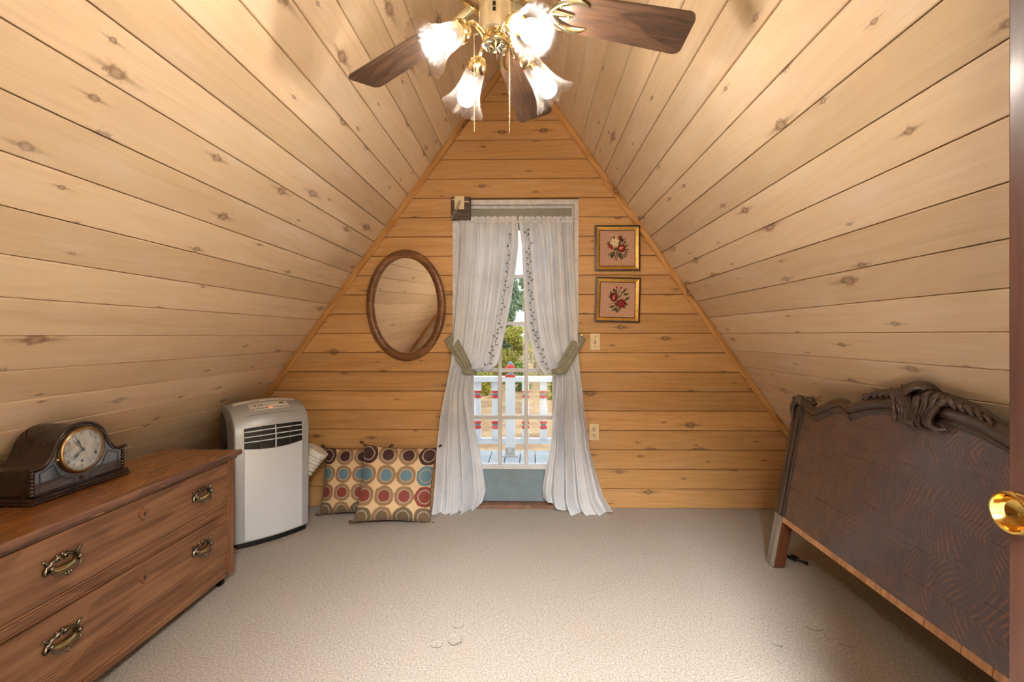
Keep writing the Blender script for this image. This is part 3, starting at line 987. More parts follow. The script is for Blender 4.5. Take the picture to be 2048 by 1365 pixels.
# ------------------------------------------------------------------ ceiling fan
FX, FY = -0.092, 1.23
fan = thing('ceiling_fan', 'ceiling fan with brown wooden blades, brass fittings and four lit ribbed glass lamps', 'ceiling fan', (FX, FY, 0))
b = MB(); b.lathe([(0.065, ZR - 0.06), (0.07, ZR - 0.10), (0.06, ZR - 0.15), (0.03, ZR - 0.19), (0.014, ZR - 0.20)], 24); b.build('canopy', 'brass', fan, smooth=40)
b = MB(); b.tube([(0, 0, 2.24), (0, 0, ZR - 0.19)], 0.0125, 14); b.build('downrod', 'brass', fan, smooth=40)
b = MB(); b.lathe([(0.02, 2.26), (0.045, 2.25), (0.085, 2.22), (0.105, 2.18), (0.108, 2.13), (0.098, 2.105), (0.104, 2.095), (0.095, 2.072), (0.06, 2.062)], 36)
b.build('motor_housing', 'brass', fan, smooth=35)
b = MB(); b.lathe([(0.040, 2.070), (0.044, 2.058), (0.0445, 1.985), (0.040, 1.972)], 36); sh_ = b.build('switch_housing', 'cream', fan, smooth=40)
b = MB(); b.lathe([(0.0452, 2.062), (0.0475, 2.058), (0.0475, 2.050), (0.0452, 2.046)], 36); b.build('brass_band', 'brass', sh_, smooth=40)
for z in (2.034, 2.020, 2.006):
    b = MB(); b.box((-0.004, -0.0462, z - 0.005), (0.004, -0.042, z + 0.005)); b.build('switch_slot', 'dark_hole', sh_)
b = MB()
b.lathe([(0.034, 1.990), (0.0345, 1.980), (0.030, 1.974), (0.0285, 1.964), (0.031, 1.958), (0.0365, 1.955), (0.0385, 1.949), (0.0385, 1.943), (0.036, 1.938),
         (0.031, 1.9365), (0.028, 1.940), (0.018, 1.942), (0.014, 1.937), (0.0085, 1.934), (0.0045, 1.930), (1e-5, 1.9295)], 40)
b.build('lamp_fitter', 'brass', fan, smooth=30)
b = MB()
for k in range(20):
    a = 2 * PI * k / 20
    b.tube([(0.016 * math.cos(a), 0.016 * math.sin(a), 1.9400), (0.029 * math.cos(a), 0.029 * math.sin(a), 1.9375)], 0.0016, 6)
b.build('fitter_fluting', 'chrome', fan, smooth=60)


def blade_z(r):
    return 2.040 - (r - 0.16) * 0.13


PITCH = math.radians(12)


def blade_parts():
    # along local x, pitched so that the clockwise edge is higher
    b = MB()
    top, bot = [], []
    out = []
    r0, r1 = 0.165, 0.535
    for k in range(7):
        a = PI / 2 + PI / 2 * (1 - k / 6)
        out.append((r0 + 0.02 + 0.02 * math.cos(a), -(0.055 - 0.02) - 0.02 * math.sin(a)))
    for k in range(7):
        a = PI / 2 * (1 - k / 6)
        out.append((r1 - 0.022 + 0.022 * math.cos(a), -(0.067 - 0.022) - 0.022 * math.sin(a)))
    out = out + [(x, -y) for x, y in reversed(out)]

    def P(x, y, dz):
        return Vector((x, y * math.cos(PITCH), blade_z(x) - y * math.sin(PITCH) + dz))
    b.loft([[P(x, y, -0.003) for x, y in out], [P(x, y, 0.003) for x, y in out]])
    blade_me = b.mesh('blade', M['walnut'])
    c = MB()
    c.tube([(0.075, 0, 2.068), (0.10, 0, 2.062), (0.13, 0, blade_z(.16) + 0.012), (0.16, 0, blade_z(.16) - 0.007)], [0.016, 0.014, 0.013, 0.012], 10, flat=0.5)
    for sg in (-1, 1):
        q = [P(0.150, 0.0, -0.006), P(0.165, 0.022 * sg, -0.0065), P(0.185, 0.036 * sg, -0.0065), P(0.212, 0.044 * sg, -0.0065), P(0.240, 0.040 * sg, -0.006), P(0.252, 0.033 * sg, -0.006)]
        c.tube(smooth_path(q, 14), [0.009, 0.010, 0.0105, 0.011, 0.011, 0.0115, 0.012, 0.012, 0.0115, 0.011, 0.010, 0.008, 0.006, 0.004, 0.002], 8, flat=0.45)
    q = [P(0.150, 0.0, -0.006), P(0.18, 0, -0.0065), P(0.215, 0.0, -0.0065)]
    c.tube(q, [0.012, 0.010, 0.004], 8, flat=0.45)
    for (x, y) in ((0.175, 0.027), (0.175, -0.027), (0.20, 0.0)):
        pp = P(x, y, -0.010)
        c.ball(pp, 0.005, 8, 6)
    iron_me = c.mesh('blade_iron', M['brass'], 50)
    return blade_me, iron_me


bme, ime = blade_parts()
for k in range(5):
    a = math.radians(5.0 + 72.4 * k)
    o = link('blade', bme, fan)
    o.rotation_euler = (0, 0, a)
    i_ = link('blade_iron', ime, o)

# lamp arms with ribbed shades
shade_prof_o = [(0.0225, 0.0), (0.0245, 0.008), (0.0270, 0.022), (0.0290, 0.040), (0.0310, 0.055), (0.0350, 0.072), (0.0410, 0.087), (0.0490, 0.100), (0.0570, 0.110), (0.0610, 0.116)]


def shade_mesh():
    rings = []
    n = 120
    prof = shade_prof_o + [(r - 0.0028, z) for r, z in reversed(shade_prof_o[:-1])]
    npf = len(prof)
    for k, (r, z) in enumerate(prof):
        ring_ = []
        tt = min(z / 0.116, 1)
        for j in range(n):
            ph = 2 * PI * j / n
            rib = 1 + (0.008 + 0.016 * tt * tt) * math.cos(20 * ph + 3.9 * tt)
            zz = z + (0.0022 * tt ** 6) * math.cos(20 * ph + 3.9)
            ring_.append((r * rib * math.cos(ph), r * rib * math.sin(ph), zz))
        rings.append(ring_)
    m_ = MB()
    m_.loft(rings, True, False)
    return m_.mesh('lamp_shade', M['shade'], 80)


sme = shade_mesh()
bb = MB()
bb.lathe([(0.010, 0.025), (0.012, 0.040), (0.017, 0.052), (0.0195, 0.062), (0.0235, 0.075), (0.0245, 0.084), (0.0232, 0.094), (0.017, 0.103), (0.008, 0.1075), (1e-5, 0.1085)], 24)
bulb_me = bb.mesh('bulb', M['bulb'], 60)
cc = MB()
cc.lathe([(0.006, -0.030), (0.014, -0.027), (0.024, -0.016), (0.0285, -0.004), (0.0290, 0.006), (0.0275, 0.010), (0.0275, 0.004), (0.02, -0.008), (0.011, -0.012), (0.011, 0.028), (1e-5, 0.028)], 28)
cup_me = cc.mesh('socket_cup', M['brass'], 40)
am = MB()
am.tube(smooth_path([(0.034, 0, 1.958), (0.055, 0, 1.972), (0.076, 0, 1.970), (0.090, 0, 1.957), (0.097, 0, 1.945)], 14), 0.0055, 10)
am.tube(smooth_path([(0.040, 0, 1.948), (0.052, 0, 1.956), (0.066, 0, 1.968)], 6), [0.002, 0.003, 0.004, 0.0045, 0.004, 0.003, 0.002], 8)
arm_me = am.mesh('lamp_arm', M['brass'], 60)
TILT = math.radians(50)
for k, az in enumerate((35, 124, 217, 303)):
    o = link('lamp_arm', arm_me, fan)
    o.rotation_euler = (0, 0, math.radians(az))
    for me in (cup_me, sme, bulb_me):
        q = link(me.name.split('.')[0], me, o)
        q.location = (0.108, 0, 1.934)
        q.rotation_euler = (0, PI - TILT, 0)      # axis points outward and down
        if me is not cup_me:
            q.scale = (1.1, 1.1, 1.08)

# pull chains
for (cx, cy, z0, z1) in ((-0.062, 0.035, 1.985, 1.722), (0.036, 0.045, 1.985, 1.722)):
    b = MB()
    b.tube([(cx * 0.6, cy * 0.6, 1.992), (cx, cy, 1.990)], 0.003, 8)
    b.tube([(cx, cy, z0), (cx, cy, z1)], 0.0006, 5)
    nb = 52
    for i in range(nb):
        b.ball((cx, cy, z0 - (z0 - z1) * i / (nb - 1)), 0.0017, 6, 4)
    b.build('pull_chain', 'bead_chain', fan, smooth=80)

# ------------------------------------------------------------------ dresser
XF = -1.38
dre = thing('dresser', 'low mahogany dresser with two wide drawers and ornate brass pulls', 'dresser', (XF, 1.593, 0), (0, 0, PI / 2))
HW, DP, TZ = 0.507, 0.345, 0.614


def bx(name, a, c, mat, par, bev=0.002):
    b = MB(); b.box(a, c)
    return b.build(name, mat, par, bevel=bev)


bx('top', (-HW - 0.022, -0.018, 0.590), (HW + 0.022, DP + 0.008, TZ), 'dresser_top', dre, 0.004)
# worn nosing along the front edge of the top
b = MB()
b.loft([[(x, -0.018, 0.591), (x, -0.024, 0.594), (x, -0.0245, 0.608), (x, -0.020, 0.6145), (x, -0.012, 0.6146), (x, -0.012, 0.591)] for x in (-HW - 0.024, HW + 0.024)])
b.build('top_nosing', 'dresser_edge', dre)
b = MB()
b.loft([[(x, 0.0, 0.577), (x, -0.006, 0.577), (x, -0.012, 0.590), (x, 0.0, 0.590)] for x in (-HW - 0.01, HW + 0.01)])
b.build('top_moulding', 'dresser_edge', dre)
for sx in (-1, 1):
    x0, x1 = sorted((sx * HW, sx * (HW - 0.047)))
    b = MB()
    b.prism([(x0, 0.052), (x1, 0.052), (x1, 0.578), (x0, 0.578)], 0.0, 0.035)
    # chamfered foot corner
    b.build('stile', 'dresser_v', dre, bevel=0.004)
    x0, x1 = sorted((sx * HW, sx * (HW - 0.02)))
    bx('side_panel', (x0, 0.035, 0.052), (x1, DP, 0.590), 'dresser', dre)
bx('back_panel', (-HW + 0.02, DP - 0.012, 0.06), (HW - 0.02, DP - 0.002, 0.588), 'dresser', dre)
IW = HW - 0.048
b = MB(); b.box((-IW, 0.012, 0.055), (IW, 0.03, 0.578)); b.build('carcass_front', 'backing', dre)


def moulded(name, z0, z1, par, beads):
    """front rail with long horizontal beads: beads = list of (z, r)"""
    b = MB()
    b.box((-IW, 0.006, z0), (IW, 0.02, z1))
    for z, r in beads:
        b.tube([(-IW, 0.004, z), (IW, 0.004, z)], r * 1.1, 10)
    return b.build(name, 'dresser', par, smooth=40)


def pull_mesh():
    b = MB()
    # pierced scroll back plate (x across, z up, front at -y)
    for sg in (-1, 1):
        b.tube(smooth_path([(0, -0.003, 0.021), (0.012 * sg, -0.0045, 0.024), (0.024 * sg, -0.004, 0.018), (0.034 * sg, -0.0035, 0.016), (0.043 * sg, -0.0045, 0.006)], 12), [0.008, 0.0085, 0.0085, 0.008, 0.0075, 0.0075, 0.008, 0.008, 0.0075, 0.0075, 0.008, 0.009, 0.009], 8, flat=0.6)
        b.tube(smooth_path([(0.040 * sg, -0.004, 0.010), (0.047 * sg, -0.005, 0.019), (0.052 * sg, -0.006, 0.026), (0.056 * sg, -0.006, 0.024)], 8), [0.006, 0.0055, 0.005, 0.0045, 0.004, 0.0038, 0.0035, 0.003, 0.0025], 8)
        b.tube(smooth_path([(0.043 * sg, -0.004, 0.006), (0.050 * sg, -0.0045, -0.004), (0.049 * sg, -0.005, -0.013), (0.040 * sg, -0.004, -0.012), (0.032 * sg, -0.004, -0.008)], 10), [0.0075, 0.007, 0.0065, 0.006, 0.006, 0.0055, 0.005, 0.005, 0.0045, 0.004, 0.003], 8, flat=0.7)
        b.tube(smooth_path([(0.020 * sg, -0.003, 0.017), (0.012 * sg, -0.003, 0.008), (0.006 * sg, -0.003, 0.012), (0.010 * sg, -0.003, 0.018)], 8), 0.0028, 6)
        b.tube([(0.041 * sg, 0.0, 0.002), (0.041 * sg, -0.016, 0.002)], [0.0085, 0.007], 12)
        b.ball((0.041 * sg, -0.016, 0.002), 0.0075, 12, 8)
    b.ball((0, -0.004, 0.027), 0.006, 10, 6)
    b.ball((0.016, -0.004, 0.026), 0.004, 8, 6)
    b.ball((-0.016, -0.004, 0.026), 0.004, 8, 6)
    return b.mesh('pull_plate', M['antique'], 60)


def bail_mesh():
    b = MB()
    q = [(-0.041, -0.017, 0.0), (-0.040, -0.019, -0.014), (-0.028, -0.021, -0.024), (-0.010, -0.022, -0.027), (0.010, -0.022, -0.027), (0.028, -0.021, -0.024), (0.040, -0.019, -0.014), (0.041, -0.017, 0.0)]
    b.tube(smooth_path(q, 28), 0.0026, 8)
    for x in (-0.008, 0, 0.008):
        b.ball((x, -0.022, -0.027), 0.0045, 10, 6)
    b.ball((0.0, -0.023, -0.032), 0.004, 8, 6)
    return b.mesh('pull_bail', M['antique'], 60)


def hand_mesh():
    b = MB()
    q = smooth_path([(-0.036, -0.009, -0.002), (-0.022, -0.010, -0.010), (0, -0.0105, -0.012), (0.022, -0.010, -0.010), (0.036, -0.009, -0.002)], 16)
    b.tube(q, [0.003, 0.0045, 0.006, 0.0075, 0.0085, 0.009, 0.0095, 0.0098, 0.010, 0.0098, 0.0095, 0.009, 0.0085, 0.0075, 0.006, 0.0045, 0.003], 10, flat=0.95)
    return b.mesh('pull_centre', M['antique_bright'], 60)


pme_, bme_, hme_ = pull_mesh(), bail_mesh(), hand_mesh()


def drawer(z0, z1, zc, zk):
    b = MB()
    b.box((-IW + 0.002, -0.004, z0), (IW - 0.002, 0.25, z1))
    d_ = b.build('drawer', 'dresser', dre, bevel=0.002)
    for x in (-0.282, 0.288):
        pp = link('drawer_pull', pme_, d_)
        pp.location = (x, -0.004, zc)
        q = link('pull_bail', bme_, d_)
        q.location = (x, -0.004, zc)
        q = link('pull_centre', hme_, d_)
        q.location = (x, -0.004, zc)
    k = MB()
    k.prism([(0.0, zk - 0.024), (0.019, zk - 0.002), (0.016, zk + 0.012), (0.0, zk + 0.024), (-0.016, zk + 0.012), (-0.019, zk - 0.002)], -0.010, -0.002)
    k.tube([(0, -0.008, zk), (0, -0.0125, zk)], 0.010, 12)
    e_ = k.build('escutcheon', 'dresser_v', d_, bevel=0.001)
    k = MB(); k.prism([(-0.002, zk - 0.008), (0.002, zk - 0.008), (0.0015, zk - 0.001), (0.0035, zk + 0.003), (0.0, zk + 0.007), (-0.0035, zk + 0.003), (-0.0015, zk - 0.001)], -0.0132, -0.008)
    k.build('keyhole', 'dark_hole', e_)


drawer(0.395, 0.573, 0.485, 0.518)
moulded('rail', 0.346, 0.392, dre, [(0.387, 0.0055), (0.3765, 0.004), (0.349, 0.003)])
drawer(0.185, 0.343, 0.262, 0.292)
moulded('rail', 0.142, 0.182, dre, [(0.177, 0.0055), (0.1665, 0.004), (0.146, 0.003)])
bx('plinth_panel', (-IW, 0.006, 0.080), (IW, 0.02, 0.142), 'dresser', dre, 0.001)
moulded('base_rail', 0.052, 0.080, dre, [(0.077, 0.005), (0.068, 0.003)])
for sx in (-1, 1):
    for y in (0.035, DP - 0.04):
        cx = sx * (HW - 0.035)
        b = MB()
        b.tube([(cx, y, 0.058), (cx, y, 0.036)], 0.009, 10)
        b.box((cx - 0.011, y - 0.003, 0.018), (cx - 0.008, y + 0.014, 0.040))
        b.box((cx + 0.008, y - 0.003, 0.018), (cx + 0.011, y + 0.014, 0.040))
        c_ = b.build('caster', 'iron', dre)
        b = MB(); b.tube([(cx - 0.008, y + 0.008, 0.0165), (cx + 0.008, y + 0.008, 0.0165)], 0.0165, 16); b.build('caster_wheel', 'iron', c_)

# ------------------------------------------------------------------ mantel clock
clk = thing('mantel_clock', 'dark tambour mantel clock with round brass rimmed dial on the dresser', 'clock', (-1.572, 1.568, TZ), (0, 0, PI / 2))
CW = 0.166


def hump(x, lo=0.112, hi=0.233):
    ax = abs(x)
    R_ = 0.097
    cz = hi - R_
    if ax < 0.080:
        return cz + math.sqrt(R_ * R_ - ax * ax)
    z0 = cz + math.sqrt(R_ * R_ - 0.08 * 0.08)
    t_ = min(1, (ax - 0.080) / 0.062)
    e = 1 - (1 - t_) ** 2.1
    return z0 + (lo - z0) * e


def clock_poly(inset, lo, hi, zb=0.022):
    xs = [(-CW + inset) + (2 * CW - 2 * inset) * k / 48 for k in range(49)]
    return [(-CW + inset, zb)] + [(x, hump(x, lo, hi)) for x in xs] + [(CW - inset, zb)]


b = MB()
poly = clock_poly(0.010, 0.106, 0.228)
b.prism(poly, 0.004, 0.145)
b.build('case', 'clock', clk, smooth=35)
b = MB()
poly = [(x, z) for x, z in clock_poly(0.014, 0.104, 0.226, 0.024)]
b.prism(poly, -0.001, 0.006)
b.build('front_board', 'clock_front_reflection', clk, smooth=35)
# top moulding that follows the hump, flaring at the shoulders
xs = [-CW - 0.008 + (2 * CW + 0.016) * k / 60 for k in range(61)]
b = MB()
b.tube([(x, -0.001, hump(max(-CW, min(CW, x)), 0.110, 0.231) + 0.001) for x in xs], 0.0058, 8)
b.build('front_moulding', 'clock', clk, smooth=60)
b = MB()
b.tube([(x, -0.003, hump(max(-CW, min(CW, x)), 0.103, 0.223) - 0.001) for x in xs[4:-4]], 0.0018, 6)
b.build('inner_bead', 'clock_front_reflection', clk, smooth=60)
b = MB()
b.box((-CW - 0.008, -0.014, 0.010), (CW + 0.008, 0.150, 0.022))
b.box((-CW - 0.012, -0.018, 0.004), (CW + 0.012, 0.154, 0.011))
b.build('base', 'clock', clk, bevel=0.0025)
for sx in (-1, 1):
    for y in (0.0, 0.125):
        b = MB(); b.box((sx * (CW - 0.012) - 0.018, y - 0.012, 0.0), (sx * (CW - 0.012) + 0.018, y + 0.012, 0.004)); b.build('foot', 'clock', clk)
b = MB()
nb = 96
for i in range(nb):
    x = -CW + 2 * CW * i / (nb - 1)
    b.box((x - 0.001, -0.0155, 0.0225), (x + 0.001, -0.0125, 0.0262))
b.build('dentil_strip', 'clock', clk)
for sx in (-1, 1):
    b = MB()
    for i in range(7):
        z = 0.030 + i * 0.0118
        b.ball((sx * (CW - 0.006), 0.0, z), 0.0068, 12, 8, (1, 1, 1.05))
    b.build('twist_column', 'clock', clk, smooth=60)
    # beaded panel outline beside the dial
    q = [(0.028, 0.031), (0.138, 0.031), (0.138, 0.094), (0.118, 0.099), (0.098, 0.112), (0.092, 0.105), (0.078, 0.072), (0.055, 0.054), (0.028, 0.048)]
    b = MB()
    pts = []
    q2 = q + [q[0]]
    for (x0, z0), (x1, z1) in zip(q2, q2[1:]):
        m_ = max(1, int(math.hypot(x1 - x0, z1 - z0) / 0.0032))
        pts += [(x0 + (x1 - x0) * i / m_, z0 + (z1 - z0) * i / m_) for i in range(m_)]
    for x, z in pts:
        b.ball((sx * x, -0.0015, z), 0.0017, 6, 4)
    b.build('beaded_panel', 'clock', clk, smooth=80)
CZ, CX0 = 0.140, -0.004
rot = Matrix.Translation((CX0, -0.001, CZ)) @ Matrix.Rotation(PI / 2, 4, 'X')
b = MB(); b.lathe([(0.071, 0.0), (0.0795, 0.002), (0.081, 0.008), (0.078, 0.014), (0.073, 0.016), (0.0705, 0.012), (0.070, 0.004), (0.071, 0.0)], 64, rot)
b.build('bezel', 'bezel', clk, smooth=50)
b = MB(); b.lathe([(0.0705, 0.001), (0.0705, 0.004), (1e-5, 0.0042)], 64, rot); dial = b.build('dial', 'dial', clk, smooth=30)


def hand(ang, ln, w, spade, mat, y):
    b = MB()
    if spade:
        pl = [(-0.0012, -0.008), (-0.0012, ln * .35), (-w, ln * .5), (-w * .9, ln * .62), (-0.0008, ln * .78), (0, ln), (0.0008, ln * .78), (w * .9, ln * .62), (w, ln * .5), (0.0012, ln * .35), (0.0012, -0.008)]
    else:
        pl = [(-0.0009, -0.010), (-w, ln * .7), (0, ln), (w, ln * .7), (0.0009, -0.010)]
    b.prism(pl, -0.0006, 0.0006)
    o = b.build('clock_hand', mat, dial)
    o.matrix_local = Matrix.Translation((CX0, y, CZ)) @ Matrix.Rotation(ang, 4, 'Y')
    return o


b = MB(); b.lathe([(0.0698, 0.013), (0.066, 0.0165), (0.055, 0.0205), (0.038, 0.024), (0.018, 0.0258), (1e-5, 0.0262)], 64, rot); b.build('crystal', 'crystal', clk, smooth=80)

hand(math.radians(232), 0.050, 0.0055, True, 'dial_ink', -0.0085)
hand(math.radians(330), 0.060, 0.0035, True, 'dial_ink', -0.0105)
hand(math.radians(320), 0.054, 0.0012, False, 'antique_bright', -0.0072)
b = MB(); b.ball((CX0, -0.010, CZ), 0.0055, 12, 8, (1, .7, 1)); b.build('hand_hub', 'dial_ink', dial)
for n_ in range(1, 13):
    cu = bpy.data.curves.new('numeral', 'FONT')
    cu.body = str(n_)
    cu.size = 0.0165
    cu.align_x = 'CENTER'
    cu.align_y = 'CENTER'
    tmp = bpy.data.objects.new('numeral', cu)
    me = bpy.data.meshes.new_from_object(tmp)
    bpy.data.objects.remove(tmp)
    me.materials.clear()
    me.materials.append(M['dial_ink'])
    o = link('numeral', me, dial)
    a = 2 * PI * n_ / 12
    o.location = (CX0 + 0.0575 * math.sin(a), -0.0056, CZ + 0.0575 * math.cos(a))
    o.rotation_euler = (PI / 2, 0, 0)
for (dx, dz) in ((-0.046, -0.034), (0.0, -0.040), (0.050, -0.022)):
    b = MB(); b.tube([(CX0 + dx, -0.0045, CZ + dz), (CX0 + dx, -0.0062, CZ + dz)], 0.0052, 14); b.build('winding_hole', 'dark_hole', dial)
b = MB(); b.ball((0.0, -0.004, 0.040), 0.0065, 12, 8); b.build('front_knob', 'clock', clk, smooth=60)
b = MB(); b.ball((CX0 - 0.083, -0.006, 0.125), 0.0045, 10, 6); b.build('bezel_catch', 'brass', clk, smooth=60)

# ------------------------------------------------------------------ portable air conditioner
ACW = 0.196
ac = thing('portable_air_conditioner', 'silver portable air conditioner with black louvred grille beside the dresser', 'air conditioner',
           (-1.551 + 0.657 * ACW, 2.376 + 0.754 * ACW, 0), (0, 0, math.radians(48.9)))


def bow(p):
    k = p.x / ACW
    y = p.y + 0.030 * k * k * max(0.0, 1 - p.y / 0.30)
    z = p.z - (0.022 * k * k * max(0.0, (p.z - 0.55) / 0.22) if p.z > 0.55 else 0)
    return Vector((p.x, y, z))


def extr(poly, x0, x1, n=14):
    b = MB()
    b.loft([[(x0 + (x1 - x0) * i / n, y, z) for y, z in poly] for i in range(n + 1)])
    b.warp(bow)
    return b


front = [(0.004, 0.028), (0.0, 0.30), (0.0, 0.60), (0.006, 0.655), (0.022, 0.695), (0.050, 0.730), (0.090, 0.756), (0.14, 0.772), (0.20, 0.777), (0.25, 0.772), (0.285, 0.752)]
inner = [(0.25, 0.735), (0.205, 0.715), (0.165, 0.675), (0.140, 0.61), (0.128, 0.50), (0.122, 0.30), (0.120, 0.028)]
extr(front + inner, -ACW, ACW).build('front_shell', 'silver', ac, smooth=40, bevel=0.006)
extr([(0.05, 0.028), (0.05, 0.60), (0.10, 0.71), (0.17, 0.745), (0.25, 0.755), (0.300, 0.735), (0.315, 0.68), (0.318, 0.028)], -ACW + 0.008, ACW - 0.008).build('rear_shell', 'ac_dark', ac, smooth=40, bevel=0.006)
extr([(0.015, 0.0), (0.015, 0.03), (0.30, 0.03), (0.30, 0.0)], -ACW + 0.015, ACW - 0.015).build('base', 'ac_black', ac)


def fy(z):
    """front surface y at height z"""
    for (y0, z0), (y1, z1) in zip(front, front[1:]):
        if z0 <= z <= z1:
            return y0 + (y1 - y0) * (z - z0) / (z1 - z0)
    return 0.0


PXa, PXb = -0.152, 0.150
# large lower front panel with a slightly sagging upper edge
b = MB()
n = 12
rings = []
for i in range(n + 1):
    x = PXa + (PXb - PXa) * i / n
    zt = 0.536 - 0.012 * (1 - ((x - (PXa + PXb) / 2) / 0.15) ** 2)
    rings.append([(x, -0.005, 0.040), (x, -0.006, zt - 0.006), (x, -0.004, zt), (x, 0.004, zt), (x, 0.006, 0.040)])
b.loft(rings)
b.warp(bow).build('front_panel', 'silver_light', ac, smooth=40)
# grille well and louvres
b = MB()
rings = []
for i in range(n + 1):
    x = PXa + (PXb - PXa) * i / n
    zt = 0.534 - 0.012 * (1 - ((x - (PXa + PXb) / 2) / 0.15) ** 2)
    rings.append([(x, -0.0025, zt + 0.004), (x, -0.0025, 0.60), (x, fy(0.652) - 0.0025, 0.652), (x, 0.012, 0.652), (x, 0.006, zt + 0.004)])
b.loft(rings)
gw = b.warp(bow).build('grille_well', 'ac_black', ac, smooth=30)
for z in (0.632, 0.603, 0.574, ):
    b = MB()
    b.loft([[(PXa + (PXb - PXa) * i / n, fy(z) - 0.010, z - 0.0022), (PXa + (PXb - PXa) * i / n, fy(z) - 0.010, z + 0.0022), (PXa + (PXb - PXa) * i / n, fy(z), z + 0.004), (PXa + (PXb - PXa) * i / n, fy(z), z)] for i in range(n + 1)])
    b.warp(bow).build('louvre', 'silver_light', gw, smooth=30)
for x, w, mt in ((-0.001, 0.0026, 'silver_light'), (-0.078, 0.0014, 'ac_dark'), (0.076, 0.0014, 'ac_dark')):
    b = MB()
    b.loft([[(x - w, fy(z) - 0.0095, z), (x + w, fy(z) - 0.0095, z), (x + w, fy(z) + 0.002, z), (x - w, fy(z) + 0.002, z)] for z in (0.528, 0.56, 0.60, 0.63, 0.650)])
    b.warp(bow).build('grille_bar', mt, gw)
# control plate on the rounded top


def on_top(x, s, h=0.0):
    """s: 0..1 along the sloping top front from (0.022,.695) to (.14,.772)"""
    pts = [(0.022, 0.695), (0.050, 0.730), (0.090, 0.756), (0.14, 0.772), (0.20, 0.777)]
    t_ = s * 4
    k = min(int(t_), 3)
    (y0, z0), (y1, z1) = pts[k], pts[k + 1]
    u = t_ - k
    dy, dz = y1 - y0, z1 - z0
    l_ = math.hypot(dy, dz)
    return bow(Vector((x, y0 + dy * u - dz / l_ * h, z0 + dz * u + dy / l_ * h)))


b = MB()
rings = []
for i in range(9):
    x = -0.108 + 0.205 * i / 8
    sk = 0.03 if i in (0, 8) else 0
    rings.append([on_top(x, .30 + sk, -.002), on_top(x, .30 + sk, .004), on_top(x, .42, .005), on_top(x, .56, .005), on_top(x, .66 - sk, .004), on_top(x, .66 - sk, -.002)])
b.loft(rings)
cp = b.build('control_plate', 'ac_panel', ac, smooth=30)


def key(x, s, wx, ws, mat, name='button', h=0.0065):
    b = MB()
    b.loft([[on_top(x - wx, s - ws, .003), on_top(x - wx, s - ws, h), on_top(x - wx, s + ws, h), on_top(x - wx, s + ws, .003)],
            [on_top(x + wx, s - ws, .003), on_top(x + wx, s - ws, h), on_top(x + wx, s + ws, h), on_top(x + wx, s + ws, .003)]])
    b.build(name, mat, cp)


for i in range(11):
    if i != 5:
        key(-0.094 + i * 0.0178, 0.335, 0.006, 0.012, 'ac_key')
key(-0.005, 0.335, 0.010, 0.016, M['led'], 'display')
for x in (-0.078, -0.06, -0.045):
    key(x, 0.50, 0.004, 0.012, 'ac_key')
    key(x, 0.44, 0.004, 0.010, 'ac_key')
key(0.062, 0.52, 0.010, 0.02, 'ac_dark')
b = MB()
b.tube([on_top(-0.125 + 0.25 * i / 10, .14, .0006) for i in range(11)], 0.0008, 6)
b.build('panel_seam', 'ac_dark', ac)
b = MB()
rings = []
for i in range(11):
    x = -0.165 + 0.33 * i / 10
    rings.append([on_top(x, .80, .0), on_top(x, .80, .003), on_top(x, .97, .003), on_top(x, .97, .0)])
b.loft(rings)
b.build('top_strip', 'hose', ac, smooth=30)
for i in range(5):
    b = MB(); b.box((-ACW + 0.0050, 0.19, 0.50 + i * 0.012), (-ACW + 0.0078, 0.25, 0.505 + i * 0.012)); b.build('side_vent', 'ac_black', ac)
# exhaust hose: ribbed duct leaving the back and rising behind the unit
inv = (Matrix.Translation(ac.location) @ Matrix.Rotation(math.radians(48.9), 4, 'Z')).inverted()
hp = [inv @ Vector(p_) for p_ in ((-1.56, 2.72, 0.22), (-1.49, 2.80, 0.25), (-1.43, 2.84, 0.305), (-1.378, 2.862, 0.375), (-1.345, 2.874, 0.425))]
pth = smooth_path(hp, 90)
b = MB()
b.tube(pth[:84], [0.064 + 0.0025 * math.sin(i * 1.1) for i in range(84)], 26)
hs = b.build('exhaust_hose', 'hose', ac, smooth=50)
b = MB(); b.tube(pth[78:], 0.0705, 28); b.build('hose_collar', 'hose', hs, smooth=40)

